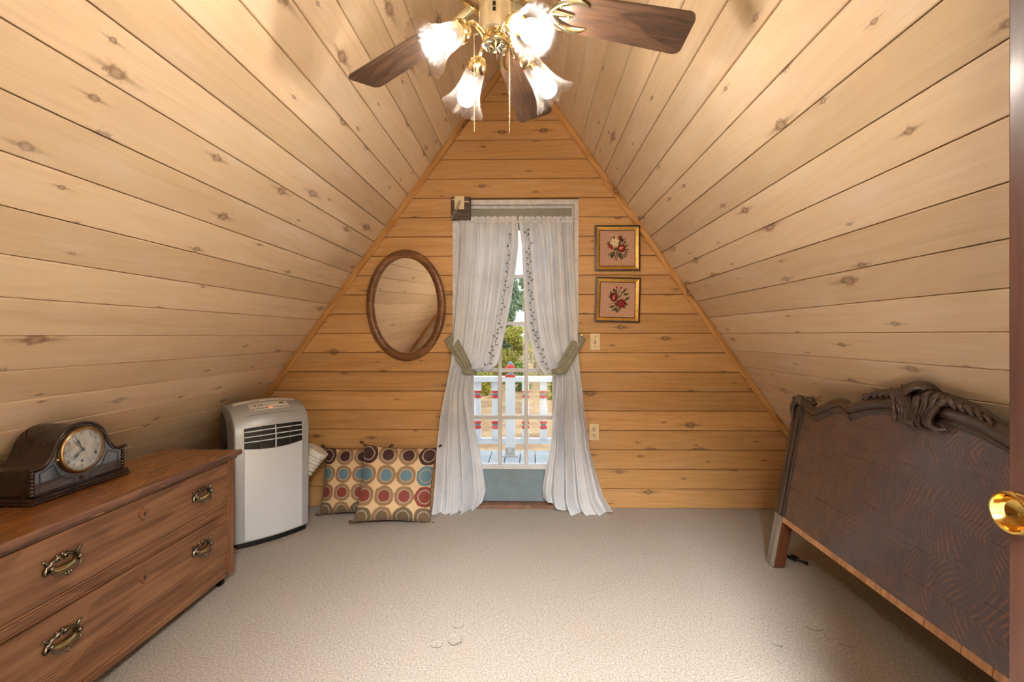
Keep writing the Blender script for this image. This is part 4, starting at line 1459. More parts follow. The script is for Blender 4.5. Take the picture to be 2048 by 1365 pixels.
# ------------------------------------------------------------------ cushions
def cushion(name, label, loc, rot, seed, W=0.44, T=0.13):
    t_ = thing(name, label, 'pillow', loc, rot, 'dotted cushions on the carpet')
    h = W / 2
    n = 40
    rr = random.Random(seed)
    ph = [rr.uniform(0, 6) for _ in range(6)]

    def shape(u, v, sgn):
        a, c = 2 * u - 1, 2 * v - 1
        # concave sides, pointed corners
        pin = 0.055
        x = a * h * (1 - pin * (1 - abs(c) ** 2.0)) * (1 + 0.02 * abs(a * c))
        z = c * h * (1 - pin * (1 - abs(a) ** 2.0)) * (1 + 0.02 * abs(a * c))
        th = T / 2 * max(0.0, (1 - a ** 4) * (1 - c ** 4)) ** 0.55
        th *= 1 + 0.06 * math.sin(3 * a + ph[0]) + 0.06 * math.sin(2.6 * c + ph[1])
        wr = 0.004 * math.sin(9 * a + 5 * c + ph[2]) * (a * a) + 0.003 * math.sin(11 * c - 6 * a + ph[3])
        return Vector((x, sgn * (th + wr * (th > 0.004)), z + h))
    import bmesh
    me = bpy.data.meshes.new('cover')
    vs_, fs, uvs = [], [], []
    for sgn in (-1, 1):
        o = len(vs_)
        for j in range(n + 1):
            for i in range(n + 1):
                vs_.append(shape(i / n, j / n, sgn))
        for j in range(n):
            for i in range(n):
                q = (o + j * (n + 1) + i, o + j * (n + 1) + i + 1, o + (j + 1) * (n + 1) + i + 1, o + (j + 1) * (n + 1) + i)
                uq = ((i / n, j / n), ((i + 1) / n, j / n), ((i + 1) / n, (j + 1) / n), (i / n, (j + 1) / n))
                if sgn > 0:
                    q, uq = q[::-1], uq[::-1]
                fs.append(q)
                uvs += uq
    me.from_pydata(vs_, [], fs)
    uvl = me.uv_layers.new(name='UVMap')
    for k, c in enumerate(uvs):
        uvl.data[k].uv = c
    for p_ in me.polygons:
        p_.use_smooth = True
    me.materials.append(M['pillow'])
    link('cover', me, t_)
    edge = []
    for i in range(n + 1):
        edge.append(shape(i / n, 0, 0))
    for i in range(1, n + 1):
        edge.append(shape(1, i / n, 0))
    for i in range(1, n + 1):
        edge.append(shape(1 - i / n, 1, 0))
    for i in range(1, n + 1):
        edge.append(shape(0, 1 - i / n, 0))
    b = MB(); b.tube(edge, 0.0022, 6, caps=False); b.build('piping', 'tassel', t_, smooth=60)
    for (u, v) in ((0, 0), (1, 0), (0, 1), (1, 1)):
        c = shape(u, v, 0)
        dx, dz = (2 * u - 1), (2 * v - 1)
        dz_ = dz if v else 0.15
        b = MB()
        b.tube([c, c + Vector((0.012 * dx, 0.0, 0.010 * dz_)), c + Vector((0.028 * dx, 0.004, 0.016 * dz_))], [0.004, 0.0085, 0.007], 8)
        b.build('corner_tassel', 'tassel', t_, smooth=60)
    return t_


M['tassel'] = plain('dark_brown_cord', (96, 66, 46), 0.85, var=0.3, scale=200, bstr=0.4)
cushion('throw_pillow', 'dotted square pillow leaning on the wall behind the other one, next to the hose', (-1.130, 2.885, 0.012), (math.radians(-13), math.radians(0), math.radians(3)), 3, W=0.405, T=0.12)
cushion('throw_pillow', 'dotted square pillow in front, tucked beside the curtain', (-0.832, 2.752, 0.016), (math.radians(-17), math.radians(4.5), math.radians(9)), 8, W=0.445, T=0.13)

# ------------------------------------------------------------------ curtains
ROD_Y = 3.032
rod_z = at(1030, 444, ROD_Y).z
b = MB(); b.tube([(JX0, ROD_Y, rod_z), (JX1, ROD_Y, rod_z)], 0.007, 12)
tag(b.build('curtain_rod', 'white_paint', smooth=50), 'slim white tension rod holding both curtains across the door frame', 'curtain rod')

# rows: v, outer x, outer y, outer Y, inner x, inner y, inner Y
LC = [(0.00, 913, 437, 3.032, 1033, 436, 3.032), (0.03, 913, 446, 3.032, 1035, 446, 3.032), (0.12, 913, 490, 3.020, 1036, 490, 3.020),
      (0.25, 911, 545, 3.010, 1030, 545, 3.006), (0.38, 908, 605, 3.000, 1022, 605, 2.990), (0.48, 905, 650, 2.992, 1013, 655, 2.975),
      (0.56, 903, 680, 2.992, 1006, 690, 2.965), (0.61, 902, 700, 2.992, 1002, 712, 2.962), (0.645, 901, 716, 2.990, 995, 730, 2.965),
      (0.665, 900, 726, 2.988, 981, 740, 2.970), (0.685, 899.5, 734, 2.986, 958, 743, 2.972), (0.70, 898, 744, 2.984, 943, 750, 2.972),
      (0.75, 891, 785, 2.975, 938, 790, 2.975), (0.82, 883, 835, 2.965, 948, 840, 2.985), (0.89, 876, 895, 2.955, 960, 895, 3.000),
      (0.95, 872, 960, 2.940, 968, 945, 3.015), (0.985, 868, 1000, 2.930, 973, 980, 3.024), (1.0, 865, 1021, 2.915, 966, 1004, 3.024)]
RC = [(0.00, 1147, 436, 3.032, 1037, 436, 3.032), (0.03, 1147, 446, 3.032, 1038, 446, 3.032), (0.12, 1148, 490, 3.020, 1043, 490, 3.020),
      (0.25, 1150, 545, 3.010, 1046, 550, 3.006), (0.38, 1153, 605, 3.000, 1049, 610, 2.990), (0.48, 1155, 650, 2.992, 1055, 660, 2.975),
      (0.56, 1156, 680, 2.992, 1064, 692, 2.965), (0.61, 1157, 700, 2.992, 1072, 720, 2.962), (0.645, 1158, 716, 2.990, 1080, 738, 2.965),
      (0.665, 1159, 728, 2.988, 1091, 750, 2.970), (0.685, 1160, 738, 2.986, 1104, 748, 2.972), (0.70, 1161, 748, 2.984, 1113, 754, 2.972),
      (0.75, 1166, 785, 2.975, 1110, 795, 2.975), (0.82, 1172, 835, 2.965, 1105, 835, 2.985), (0.89, 1180, 895, 2.955, 1101, 895, 3.000),
      (0.95, 1195, 950, 2.945, 1091, 940, 3.015), (0.985, 1208, 990, 2.94, 1084, 978, 3.024), (1.0, 1227, 1020, 2.925, 1086, 997, 3.024)]


def curtain_fn(tab, seed):
    rr = random.Random(seed)
    ph = [rr.uniform(0, 6.28) for _ in range(8)]

    def S(u, v):
        ox, oy, oY, ix, iy, iY = interp(tab, v)
        # gather: folds bunch towards the inner side near the tie
        g_ = math.exp(-((v - 0.69) / 0.10) ** 2)
        uu = u
        sag = 0.0
        if 0.40 < v < 0.70:
            sag = 14 * math.sin(PI * min(1, (v - 0.40) / 0.30)) * u * (1 - u)
        x = ox + (ix - ox) * uu
        y = oy + (iy - oy) * (uu if v < 0.70 else uu) + sag
        if v > 0.93:
            y += (v - 0.93) / 0.07 * 34 * math.sin(PI * u) * (1 - 0.35 * u)
        Y = oY + (iY - oY) * u
        if v > 0.93:
            Y += -(v - 0.93) / 0.07 * 0.045 * math.sin(PI * u)
        p = at(x, y, Y)
        # pleats
        topw = max(0.0, 1 - v / 0.55)
        a_top = 0.019 * (0.35 + 0.65 * min(1, v / 0.06))
        f1 = math.sin(2 * PI * (9.5 * u + 0.25 * math.sin(2.2 * v + ph[0])) + ph[1])
        f2 = math.sin(2 * PI * (15.3 * u) + ph[2] + 1.5 * v)
        f3 = math.sin(2 * PI * (5.2 * u + 0.5 * v) + ph[3])
        f4 = math.sin(2 * PI * (3.6 * u - 0.3 * v) + ph[4])
        w = (abs(math.sin(f1 * 1.2)) * (1 if f1 > 0 else -1))
        d = topw * a_top * (0.75 * w + 0.4 * f2)
        mid = min(1, v / 0.25) * (1 - 0.55 * g_)
        d += mid * 0.017 * (0.7 * f3 + 0.4 * w)
        if v > 0.70:
            k = min(1, (v - 0.70) / 0.12)
            d += k * 0.022 * (0.8 * f4 + 0.45 * f3)
        d += g_ * 0.006 * f2
        p.y += d - 0.008 * g_
        p.x += 0.25 * d
        # tiny crumple
        p.y += 0.003 * mnoise.noise(Vector((p.x * 14, p.z * 9, seed)))
        if v <= 0.0:
            p.z += 0.004 * math.sin(60 * u + ph[5])
        p.z = max(p.z, 0.004)
        lim = D + 0.034
        if p.y > lim:
            p.y = lim
        if (p.x < JX0 + 0.006 or p.x > JX1 - 0.006) and p.y > D - 0.012:
            p.y = D - 0.012
        return p
    return S


def curtain(label, tab, seed, side):
    S = curtain_fn(tab, seed)
    b = MB()
    b.grid(S, 150, 130)
    c = thing('curtain', label, 'curtain', (0, 0, 0), group='tied back curtains')
    b.build('curtain_panel', 'curtain', c, smooth=180, fix=False)
    # rod pocket stitch line and frilled heading
    b = MB()

    def head(u, v):
        p = S(u, 0.004).copy()
        p.y -= 0.010 + 0.004 * math.sin(u * 95 + seed)
        p.z += 0.012 * (1 - v) + 0.0025 * math.sin(u * 61) * (1 - v) - 0.018 * v
        return p
    b.grid(head, 120, 4)
    b.build('heading_frill', 'curtain', c, smooth=180, fix=False)
    # embroidered vine near the inner hem
    rr = random.Random(seed + 5)
    vb = MB()
    pts = []
    n = 90
    for i in range(n + 1):
        v = 0.075 + (0.675 - 0.075) * i / n
        if side > 0:
            v = 0.055 + (0.670 - 0.055) * i / n
        u = 0.865 - 0.10 * max(0, (v - 0.45) / 0.22) * 0.6 + 0.022 * math.sin(i * 0.55)
        if v < 0.2:
            u += (0.2 - v) * -0.15
        p = S(u, v) + Vector((0, -0.0022, 0))
        pts.append((p, u, v))
    vb.tube([q[0] for q in pts], 0.0012, 5)
    for i in range(1, n, 2):
        p, u, v = pts[i]
        sg = 1 if (i // 2) % 2 else -1
        tan = (pts[i + 1][0] - pts[i - 1][0]).normalized()
        sidev = Vector((tan.z, 0, -tan.x)) * sg
        dirv = (tan * -0.75 + sidev * 0.8).normalized()
        L_ = rr.uniform(0.017, 0.026)
        base = p + sidev * 0.002
        nn = Vector((0, -1, 0))
        wv = dirv.cross(nn).normalized()
        k = [base, base + dirv * L_ * .35 + wv * 0.0042, base + dirv * L_ * .7 + wv * 0.0036, base + dirv * L_, base + dirv * L_ * .7 - wv * 0.0036, base + dirv * L_ * .35 - wv * 0.0042]
        off = Vector((0, -0.002, 0))
        vb.loft([[q + off for q in k], [q + off + Vector((0, 0.0012, 0)) for q in k]])
    vb.build('embroidered_vine', 'thread', c, fix=True)
    return c


curtain('white cotton curtain with embroidered vine, tied back on the oval mirror side of the door', LC, 2, -1)
curtain('white cotton curtain with embroidered vine, tied back on the light switch side of the door', RC, 6, 1)


def tieback(label, A, Bv, C_, Dv, seed, knot):
    """band between edge A->Bv (upper) and C_->Dv (lower), pixel points"""
    t_ = thing('curtain_tieback', label, 'tieback', (0, 0, 0), group='sage curtain tiebacks')
    b = MB()

    def S(u, v):
        ua = u
        xa, ya = A[0] + (Bv[0] - A[0]) * ua, A[1] + (Bv[1] - A[1]) * ua
        xc, yc = C_[0] + (Dv[0] - C_[0]) * ua, C_[1] + (Dv[1] - C_[1]) * ua
        x, y = xa + (xc - xa) * v, ya + (yc - ya) * v
        bulge = math.sin(PI * min(1, u * 1.02)) * 0.022
        Y = 3.028 + (2.952 - 3.028) * min(1, u * 1.6) - bulge * 0.6
        Y -= 0.010 * math.sin(PI * v) + 0.004 * math.sin(3 * 2 * PI * v + 2 * u + seed) * (0.4 + u)
        return at(x, y, Y)
    b.grid(S, 28, 26)
    b.build('band', 'sage', t_, smooth=180, fix=False, solid=0.004)
    # gathered wrap round the cloth
    b = MB()
    kx, ky, dirx = knot
    q = [at(kx - dirx * 8, ky - 2, 2.948), at(kx, ky, 2.940), at(kx + dirx * 7, ky + 1, 2.946), at(kx + dirx * 12, ky + 1, 2.965), at(kx + dirx * 13, ky, 2.985)]
    b.tube(smooth_path(q, 14), [0.022, 0.023, 0.024, 0.024, 0.023, 0.022, 0.021, 0.020, 0.019, 0.018, 0.017, 0.015, 0.013, 0.011, 0.010], 18, flat=1.0)
    b.warp(lambda p: p + Vector((0, 0, 0.003 * math.sin(p.x * 420 + p.z * 130))))
    b.build('gathered_wrap', 'sage', t_, smooth=80)
    # hook ring on the wall
    b = MB()
    hx = at((A[0] + C_[0]) / 2, (A[1] + C_[1]) / 2, 3.03)
    b.tube([hx, hx + Vector((0, 0.012, 0))], 0.006, 10)
    b.build('hook', 'brass', t_)
    return t_


tieback('sage green cloth tieback on the oval mirror side of the door', (909, 664), (944, 733), (888, 681), (931, 749), 1, (936, 744, 1))
tieback('sage green cloth tieback on the light switch side of the door', (1154, 664), (1116, 730), (1171, 679), (1130, 752), 4, (1119, 742, -1))

# ------------------------------------------------------------------ carved block with plate and chain at the frame corner
c0, c1 = at(902, 393, 2.995), at(941, 439, 2.995)
wb = thing('wall_block', 'dark old wooden block with ivory plate and short chain on the door frame corner', 'wall block', (c0.x, D - 0.006, c1.z))
w_, h_ = c1.x - c0.x, c0.z - c1.z
b = MB(); b.box((0, -0.036, 0), (w_, 0, h_)); b.build('block', 'old_box', wb, bevel=0.006)
for (x0, x1, z0, z1) in ((0.066, w_ - 0.012, 0.048, 0.054), (0.088, w_ - 0.012, 0.114, 0.121), (0.006, 0.026, 0.128, 0.134), (0.05, w_ - 0.008, 0.016, 0.022)):
    b = MB(); b.box((x0, -0.0385, z0), (x1, -0.034, z1)); b.build('carved_slot', 'picture_black' if z0 < 0.1 else 'ivory', wb)
b = MB(); b.box((0.024, -0.044, h_ - 0.086), (0.088, -0.036, h_ + 0.002)); b.build('plate', 'ivory', wb, bevel=0.002)
b = MB()
p0, p1 = Vector((0.058, -0.050, h_ - 0.036)), Vector((0.008, -0.052, 0.006))
for i in range(9):
    c = p0 + (p1 - p0) * i / 8
    for s_ in (-1, 1):
        b.tube([c + Vector((0.0055 * math.cos(a * PI / 5), 0.004 * s_ * math.sin(a * PI / 5) * (i % 2) - 0.002 * s_, 0.0055 * math.sin(a * PI / 5))) for a in range(11)], 0.0016, 6, caps=False)
b.build('chain', 'chrome', wb, smooth=80)
b = MB()
b.tube([Vector((0.062, -0.050, h_ - 0.038)), Vector((0.056, -0.055, h_ - 0.062)), Vector((0.040, -0.054, h_ - 0.10)), Vector((0.032, -0.052, h_ - 0.118))], [0.006, 0.0055, 0.005, 0.004], 8, flat=0.5)
b.build('latch_arm', 'chrome', wb, smooth=60)

# ------------------------------------------------------------------ oval mirror
mir = thing('oval_mirror', 'oval mirror in a brown moulded oak frame on the gable wall', 'mirror', (-0.823, D - 0.022, 1.35), (math.radians(2.0), 0, math.radians(-1.3)))
RX, RZ = 0.266, 0.370
n = 96
prof = [(0.0, 0.014), (0.0, -0.006), (-0.005, -0.014), (-0.016, -0.019), (-0.030, -0.0195), (-0.040, -0.014), (-0.0445, -0.009), (-0.0475, -0.0125), (-0.052, -0.012), (-0.0545, -0.006), (-0.0555, 0.0), (-0.050, 0.012)]
rings = []
for k in range(n + 1):
    a = 2 * PI * k / n
    rings.append([((RX + d_) * math.cos(a), y_, (RZ + d_) * math.sin(a)) for d_, y_ in prof])
b = MB()
b.loft(rings, True, False)
b.build('frame', 'mirror_wood', mir, smooth=40)
b = MB()
el = [((RX - 0.050) * math.cos(2 * PI * k / n), (RZ - 0.050) * math.sin(2 * PI * k / n)) for k in range(n)]
b.prism(el, -0.001, 0.004)
b.build('mirror_glass', 'mirror', mir)
b = MB()
el = [((RX - 0.006) * math.cos(2 * PI * k / n), (RZ - 0.006) * math.sin(2 * PI * k / n)) for k in range(n)]
b.prism(el, 0.0045, 0.011)
b.build('back_board', 'backing', mir)

# ------------------------------------------------------------------ needlepoint pictures
NC = {'r': (150, 44, 38), 'd': (102, 28, 26), 'p': (212, 122, 100), 'c': (226, 204, 158), 'y': (232, 220, 176), 'g': (62, 62, 46), 'o': (104, 98, 66), 'k': (52, 40, 32), 's': (128, 116, 88)}
for k_, c_ in NC.items():
    M['wool_' + k_] = plain('wool_' + k_, c_, 0.9, var=0.2, scale=500, bstr=0.3)
t = NT('linen_canvas')
o_ = t.objco()
wv_ = t.n('TexWave', outp=0, Vector=o_, Scale=140.0, Distortion=0.6)
nz_ = t.noise(o_, 160, 2)
M['canvas'] = t.end(t.bsdf(t.mix(t.ramp(nz_, 0.35, 0.65), lin((206, 166, 140)), lin((180, 138, 112))), 0.9, bump=wv_, bstr=0.2, bdist=0.0006))


def picture(label, x0, y0, x1, y1, roll, items):
    a, c = at(x0, y0, D - 0.02), at(x1, y1, D - 0.02)
    cx, cz, h = (a.x + c.x) / 2, (a.z + c.z) / 2, (c.x - a.x) / 2
    hz = (a.z - c.z) / 2
    t_ = thing('needlepoint_picture', label, 'picture', (cx, D - 0.004, cz), (0, math.radians(roll), 0), 'framed needlepoint roses')

    def ring(o1, o2, ya, yb, name, mat):
        b = MB()
        cs = [(-1, -1), (1, -1), (1, 1), (-1, 1)]
        rings = []
        for sx, sz in cs + cs[:1]:
            rings.append([(sx * (h - o1), 0, sz * (hz - o1)), (sx * (h - o1), ya, sz * (hz - o1)), (sx * (h - o2), yb, sz * (hz - o2)), (sx * (h - o2), 0, sz * (hz - o2))])
        b.loft(rings, True, False)
        b.build(name, mat, t_)
    ring(0.0, 0.011, -0.018, -0.020, 'outer_frame', 'picture_black')
    ring(0.011, 0.030, -0.018, -0.010, 'gilt_frame', 'picture_gold')
    ring(0.030, 0.034, -0.011, -0.009, 'inner_lip', 'picture_black')
    b = MB(); b.box((-h + 0.033, -0.006, -hz + 0.033), (h - 0.033, -0.001, hz - 0.033)); cv = b.build('canvas', 'canvas', t_)
    by = {}
    lvl = 0
    for it in items:
        kind, col = it[0], it[1]
        lvl += 1
        yo = -0.0062 - lvl * 0.00006
        m_ = by.setdefault(col, MB())
        S_ = h / 0.5
        if kind == 'e':      # petal: cx, cy, rx, ry, angle
            _, _, px_, pz_, rx, rz, an = it
            pl = []
            for k in range(12):
                q = 2 * PI * k / 12
                rad = 1 + 0.12 * math.sin(5 * q + lvl)
                u, v = rx * rad * math.cos(q), rz * rad * math.sin(q)
                ca, sa = math.cos(math.radians(an)), math.sin(math.radians(an))
                pl.append(((px_ + u * ca - v * sa) * S_, (pz_ + u * sa + v * ca) * S_))
            m_.loft([[(x, -0.0058, z) for x, z in pl], [(x, yo, z) for x, z in pl]])
        else:                # stem: points
            m_.tube([(x * S_, -0.0060 - lvl * 0.00004, z * S_) for x, z in it[2]], it[3] * S_, 6, flat=0.3, up=(0, 1, 0))
    nm = {'r': 'rose_petals', 'd': 'rose_petals', 'p': 'rose_petals', 'c': 'lily_petals', 'y': 'lily_petals', 'g': 'leaves', 'o': 'leaves', 'k': 'stems', 's': 'leaves'}
    for col, m_ in by.items():
        m_.build('stitched_' + nm[col], 'wool_' + col, cv)


def leaf(x, y, l, w, an, col='g'):
    return [('e', col, x, y, l, w, an), ('e', 'o' if col == 'g' else 'g', x + 0.25 * l * math.cos(math.radians(an)), y + 0.25 * l * math.sin(math.radians(an)), l * .55, w * .4, an)]


I1 = [('t', 'k', [(0.0, -0.05), (-0.03, -0.16), (-0.06, -0.26)], 0.008), ('t', 'k', [(0.0, -0.05), (0.0, -0.18), (-0.015, -0.28)], 0.008)]
for a_ in ((-0.10, -0.14, .08, .045, 60), (0.075, -0.17, .085, .045, -60), (-0.13, 0.20, .04, .016, -45), (-0.19, 0.12, .05, .018, 30), (-0.07, 0.24, .035, .015, -60),
           (0.16, 0.12, .06, .018, 55), (0.19, 0.05, .07, .02, 30), (0.21, -0.03, .05, .014, 5), (0.21, -0.08, .05, .013, -20), (0.19, -0.13, .05, .013, -40), (0.16, -0.17, .05, .014, -60),
           (0.06, 0.12, .06, .02, 75), (-0.17, -0.13, .05, .012, 45), (0.13, 0.17, .06, .012, 60), (0.09, 0.22, .07, .03, 110), (-0.03, -0.02, .05, .03, 20)):
    I1 += leaf(*a_)
I1 += [('e', 'c', -0.06 + 0.055 * math.cos(q), 0.135 + 0.055 * math.sin(q), .055, .026, math.degrees(q)) for q in (0.3, 1.3, 2.3, 3.3, 4.4, 5.4)]
I1 += [('e', 'y', -0.06 + 0.05 * math.cos(q), 0.135 + 0.05 * math.sin(q), .035, .010, math.degrees(q)) for q in (0.8, 2.0, 3.6, 5.0)] + [('e', 's', -0.06, 0.135, .014, .014, 0)]
I1 += [('e', 'd', -0.15, 0.04, .075, .04, -50), ('e', 'r', -0.16, 0.045, .055, .028, -55), ('e', 'r', -0.12, 0.02, .05, .02, -35), ('e', 'p', -0.15, -0.01, .03, .010, -60), ('e', 'd', 0.055, 0.22, .055, .028, -60), ('e', 'r', 0.045, 0.225, .035, .014, -60)]
I1 += [('e', 'd', 0.09 + 0.055 * math.cos(q), 0.0 + 0.055 * math.sin(q), .055, .035, math.degrees(q) + 90) for q in (0.2, 1.2, 2.3, 3.4, 4.5, 5.5)]
I1 += [('e', 'r', 0.09 + 0.035 * math.cos(q), 0.0 + 0.035 * math.sin(q), .04, .024, math.degrees(q) + 90) for q in (0.7, 2.0, 3.9, 5.0)] + [('e', 'p', 0.075, 0.0, .04, .035, 40), ('e', 'p', 0.105, 0.02, .025, .018, 10), ('e', 'c', 0.07, 0.01, .015, .01, 30)]
I2 = [('t', 'o', [(0.0, -0.26), (-0.02, -0.12), (0.0, 0.05), (0.03, 0.2), (0.06, 0.26)], 0.010), ('t', 'k', [(-0.05, -0.24), (-0.02, -0.15), (0.02, -0.02), (0.14, 0.05)], 0.007), ('t', 'o', [(0.0, 0.08), (-0.02, 0.18), (-0.02, 0.27)], 0.008), ('t', 'o', [(0.02, 0.06), (0.1, 0.12), (0.16, 0.22)], 0.007), ('t', 'k', [(-0.04, -0.06), (-0.13, -0.08), (-0.2, -0.11)], 0.005)]
for a_ in ((-0.06, 0.20, .06, .03, -40), (-0.15, 0.13, .05, .018, 60), (-0.15, 0.15, .05, .016, 100), (-0.15, 0.05, .05, .022, -20), (0.16, 0.22, .055, .022, 50), (0.19, 0.13, .06, .024, 5), (0.10, 0.17, .04, .014, 0),
           (0.21, 0.03, .07, .024, 35), (0.20, -0.09, .05, .022, -60), (-0.11, -0.15, .07, .026, 20), (-0.08, -0.22, .05, .02, 40), (-0.03, -0.24, .06, .016, -60), (0.01, -0.23, .06, .014, -60), (0.05, -0.18, .05, .022, -70), (-0.03, -0.10, .05, .02, -60), (0.13, -0.15, .06, .02, -20), (0.05, 0.08, .05, .016, 50)):
    I2 += leaf(*a_)
I2 += [('e', 'r', -0.025, 0.28, .026, .022, 70), ('e', 'd', 0.075, 0.27, .022, .02, 40)]
I2 += [('e', 'd', -0.08 + 0.05 * math.cos(q), 0.06 + 0.07 * math.sin(q), .055, .03, math.degrees(q) + 90) for q in (0.1, 1.2, 2.4, 3.6, 4.7, 5.6)] + [('e', 'r', -0.055, 0.07, .06, .022, 80), ('e', 'p', -0.09, 0.07, .05, .016, 70), ('e', 'p', -0.08, 0.02, .03, .012, 20)]
I2 += [('e', 'd', 0.085 + 0.06 * math.cos(q), -0.08 + 0.055 * math.sin(q), .06, .04, math.degrees(q) + 90) for q in (0.4, 1.5, 2.5, 3.6, 4.7, 5.7)] + [('e', 'r', 0.085 + 0.045 * math.cos(q), -0.08 + 0.04 * math.sin(q), .045, .02, math.degrees(q) + 70) for q in (0.1, 1.1, 2.0, 3.1, 4.2, 5.3)] + [('e', 'k', 0.085, -0.08, .02, .014, 20), ('e', 'r', 0.07, -0.14, .05, .02, 10)]
picture('upper needlepoint picture, cream lily among red roses in black and gilt frame', 1190, 451, 1280.5, 542, 0.0, I1)
picture('lower needlepoint picture, two red roses in slightly crooked black and gilt frame', 1190.5, 555, 1280.5, 645, 1.5, I2)

# ------------------------------------------------------------------ switch and outlet
a = at(1190, 684, D)
sw = thing('light_switch', 'ivory toggle light switch plate below the needlepoint pictures', 'light switch', (a.x, D, a.z))
b = MB(); b.box((-0.034, -0.006, -0.056), (0.034, 0, 0.056)); b.build('plate', 'ivory', sw, bevel=0.003)
b = MB(); b.box((-0.006, -0.0072, -0.013), (0.006, -0.005, 0.013)); b.build('toggle_slot', 'ac_key', sw)
b = MB(); b.loft([[(-0.004, -0.006, -0.005), (0.004, -0.006, -0.005), (0.004, -0.006, 0.009), (-0.004, -0.006, 0.009)], [(-0.003, -0.017, 0.004), (0.003, -0.017, 0.004), (0.003, -0.017, 0.011), (-0.003, -0.017, 0.011)]]); b.build('toggle', 'ivory', sw)
for z in (-0.032, 0.032):
    b = MB(); b.ball((0, -0.006, z), 0.0032, 8, 6, (1, .5, 1)); b.build('screw', 'antique', sw)
a = at(1188.5, 865, D)
ol = thing('wall_outlet', 'ivory double wall outlet half covered by the curtain edge', 'outlet', (a.x - 0.002, D, a.z))
b = MB(); b.box((-0.034, -0.006, -0.056), (0.034, 0, 0.056)); b.build('plate', 'ivory', ol, bevel=0.003)
for z in (-0.020, 0.020):
    b = MB()
    b.lathe([(0.0165, 0.0), (0.0165, 0.0025), (1e-5, 0.003)], 20, Matrix.Translation((0, -0.0055, z)) @ Matrix.Rotation(PI / 2, 4, 'X'))
    r_ = b.build('receptacle', 'ivory', ol, smooth=40)
    for (x, w, h, dz) in ((-0.006, .0014, .005, .005), (0.006, .0014, .005, .005), (0.0, .0028, .0028, -.008)):
        b = MB(); b.box((x - w, -0.0092, z + dz - h), (x + w, -0.0084, z + dz + h)); b.build('slot', 'dark_hole', r_)

# ------------------------------------------------------------------ headboard leaning on the slope
TH = math.radians(10.3)
hb = thing('headboard', 'dark carved oak headboard leaning against the sloping wall', 'headboard', (1.205, 1.60, 0.004), (-TH, 0, -PI / 2))
low = [(-0.66, 0.800), (-0.60, 0.768), (-0.535, 0.760), (-0.45, 0.794), (-0.39, 0.824), (-0.335, 0.800), (-0.33, 0.803), (-0.265, 0.831), (-0.177, 0.855), (-0.07, 0.868), (0.0, 0.870)]
full_low = low + [(-x, z) for x, z in reversed(low[:-1])]
poly = [(-0.665, 0.256)] + [(x, z + 0.022) for x, z in full_low] + [(0.665, 0.256)]
b = MB(); b.prism(poly, 0.0, 0.020); b.build('panel', 'oak', hb)
cen1 = [(-0.685, 0.832), (-0.655, 0.832), (-0.615, 0.812), (-0.565, 0.802), (-0.515, 0.820), (-0.470, 0.845), (-0.430, 0.864), (-0.395, 0.868), (-0.362, 0.860), (-0.332, 0.846)]
cen2 = [(-0.340, 0.850), (-0.300, 0.868), (-0.250, 0.886), (-0.190, 0.900), (-0.120, 0.909), (-0.050, 0.912), (0.0, 0.912)]
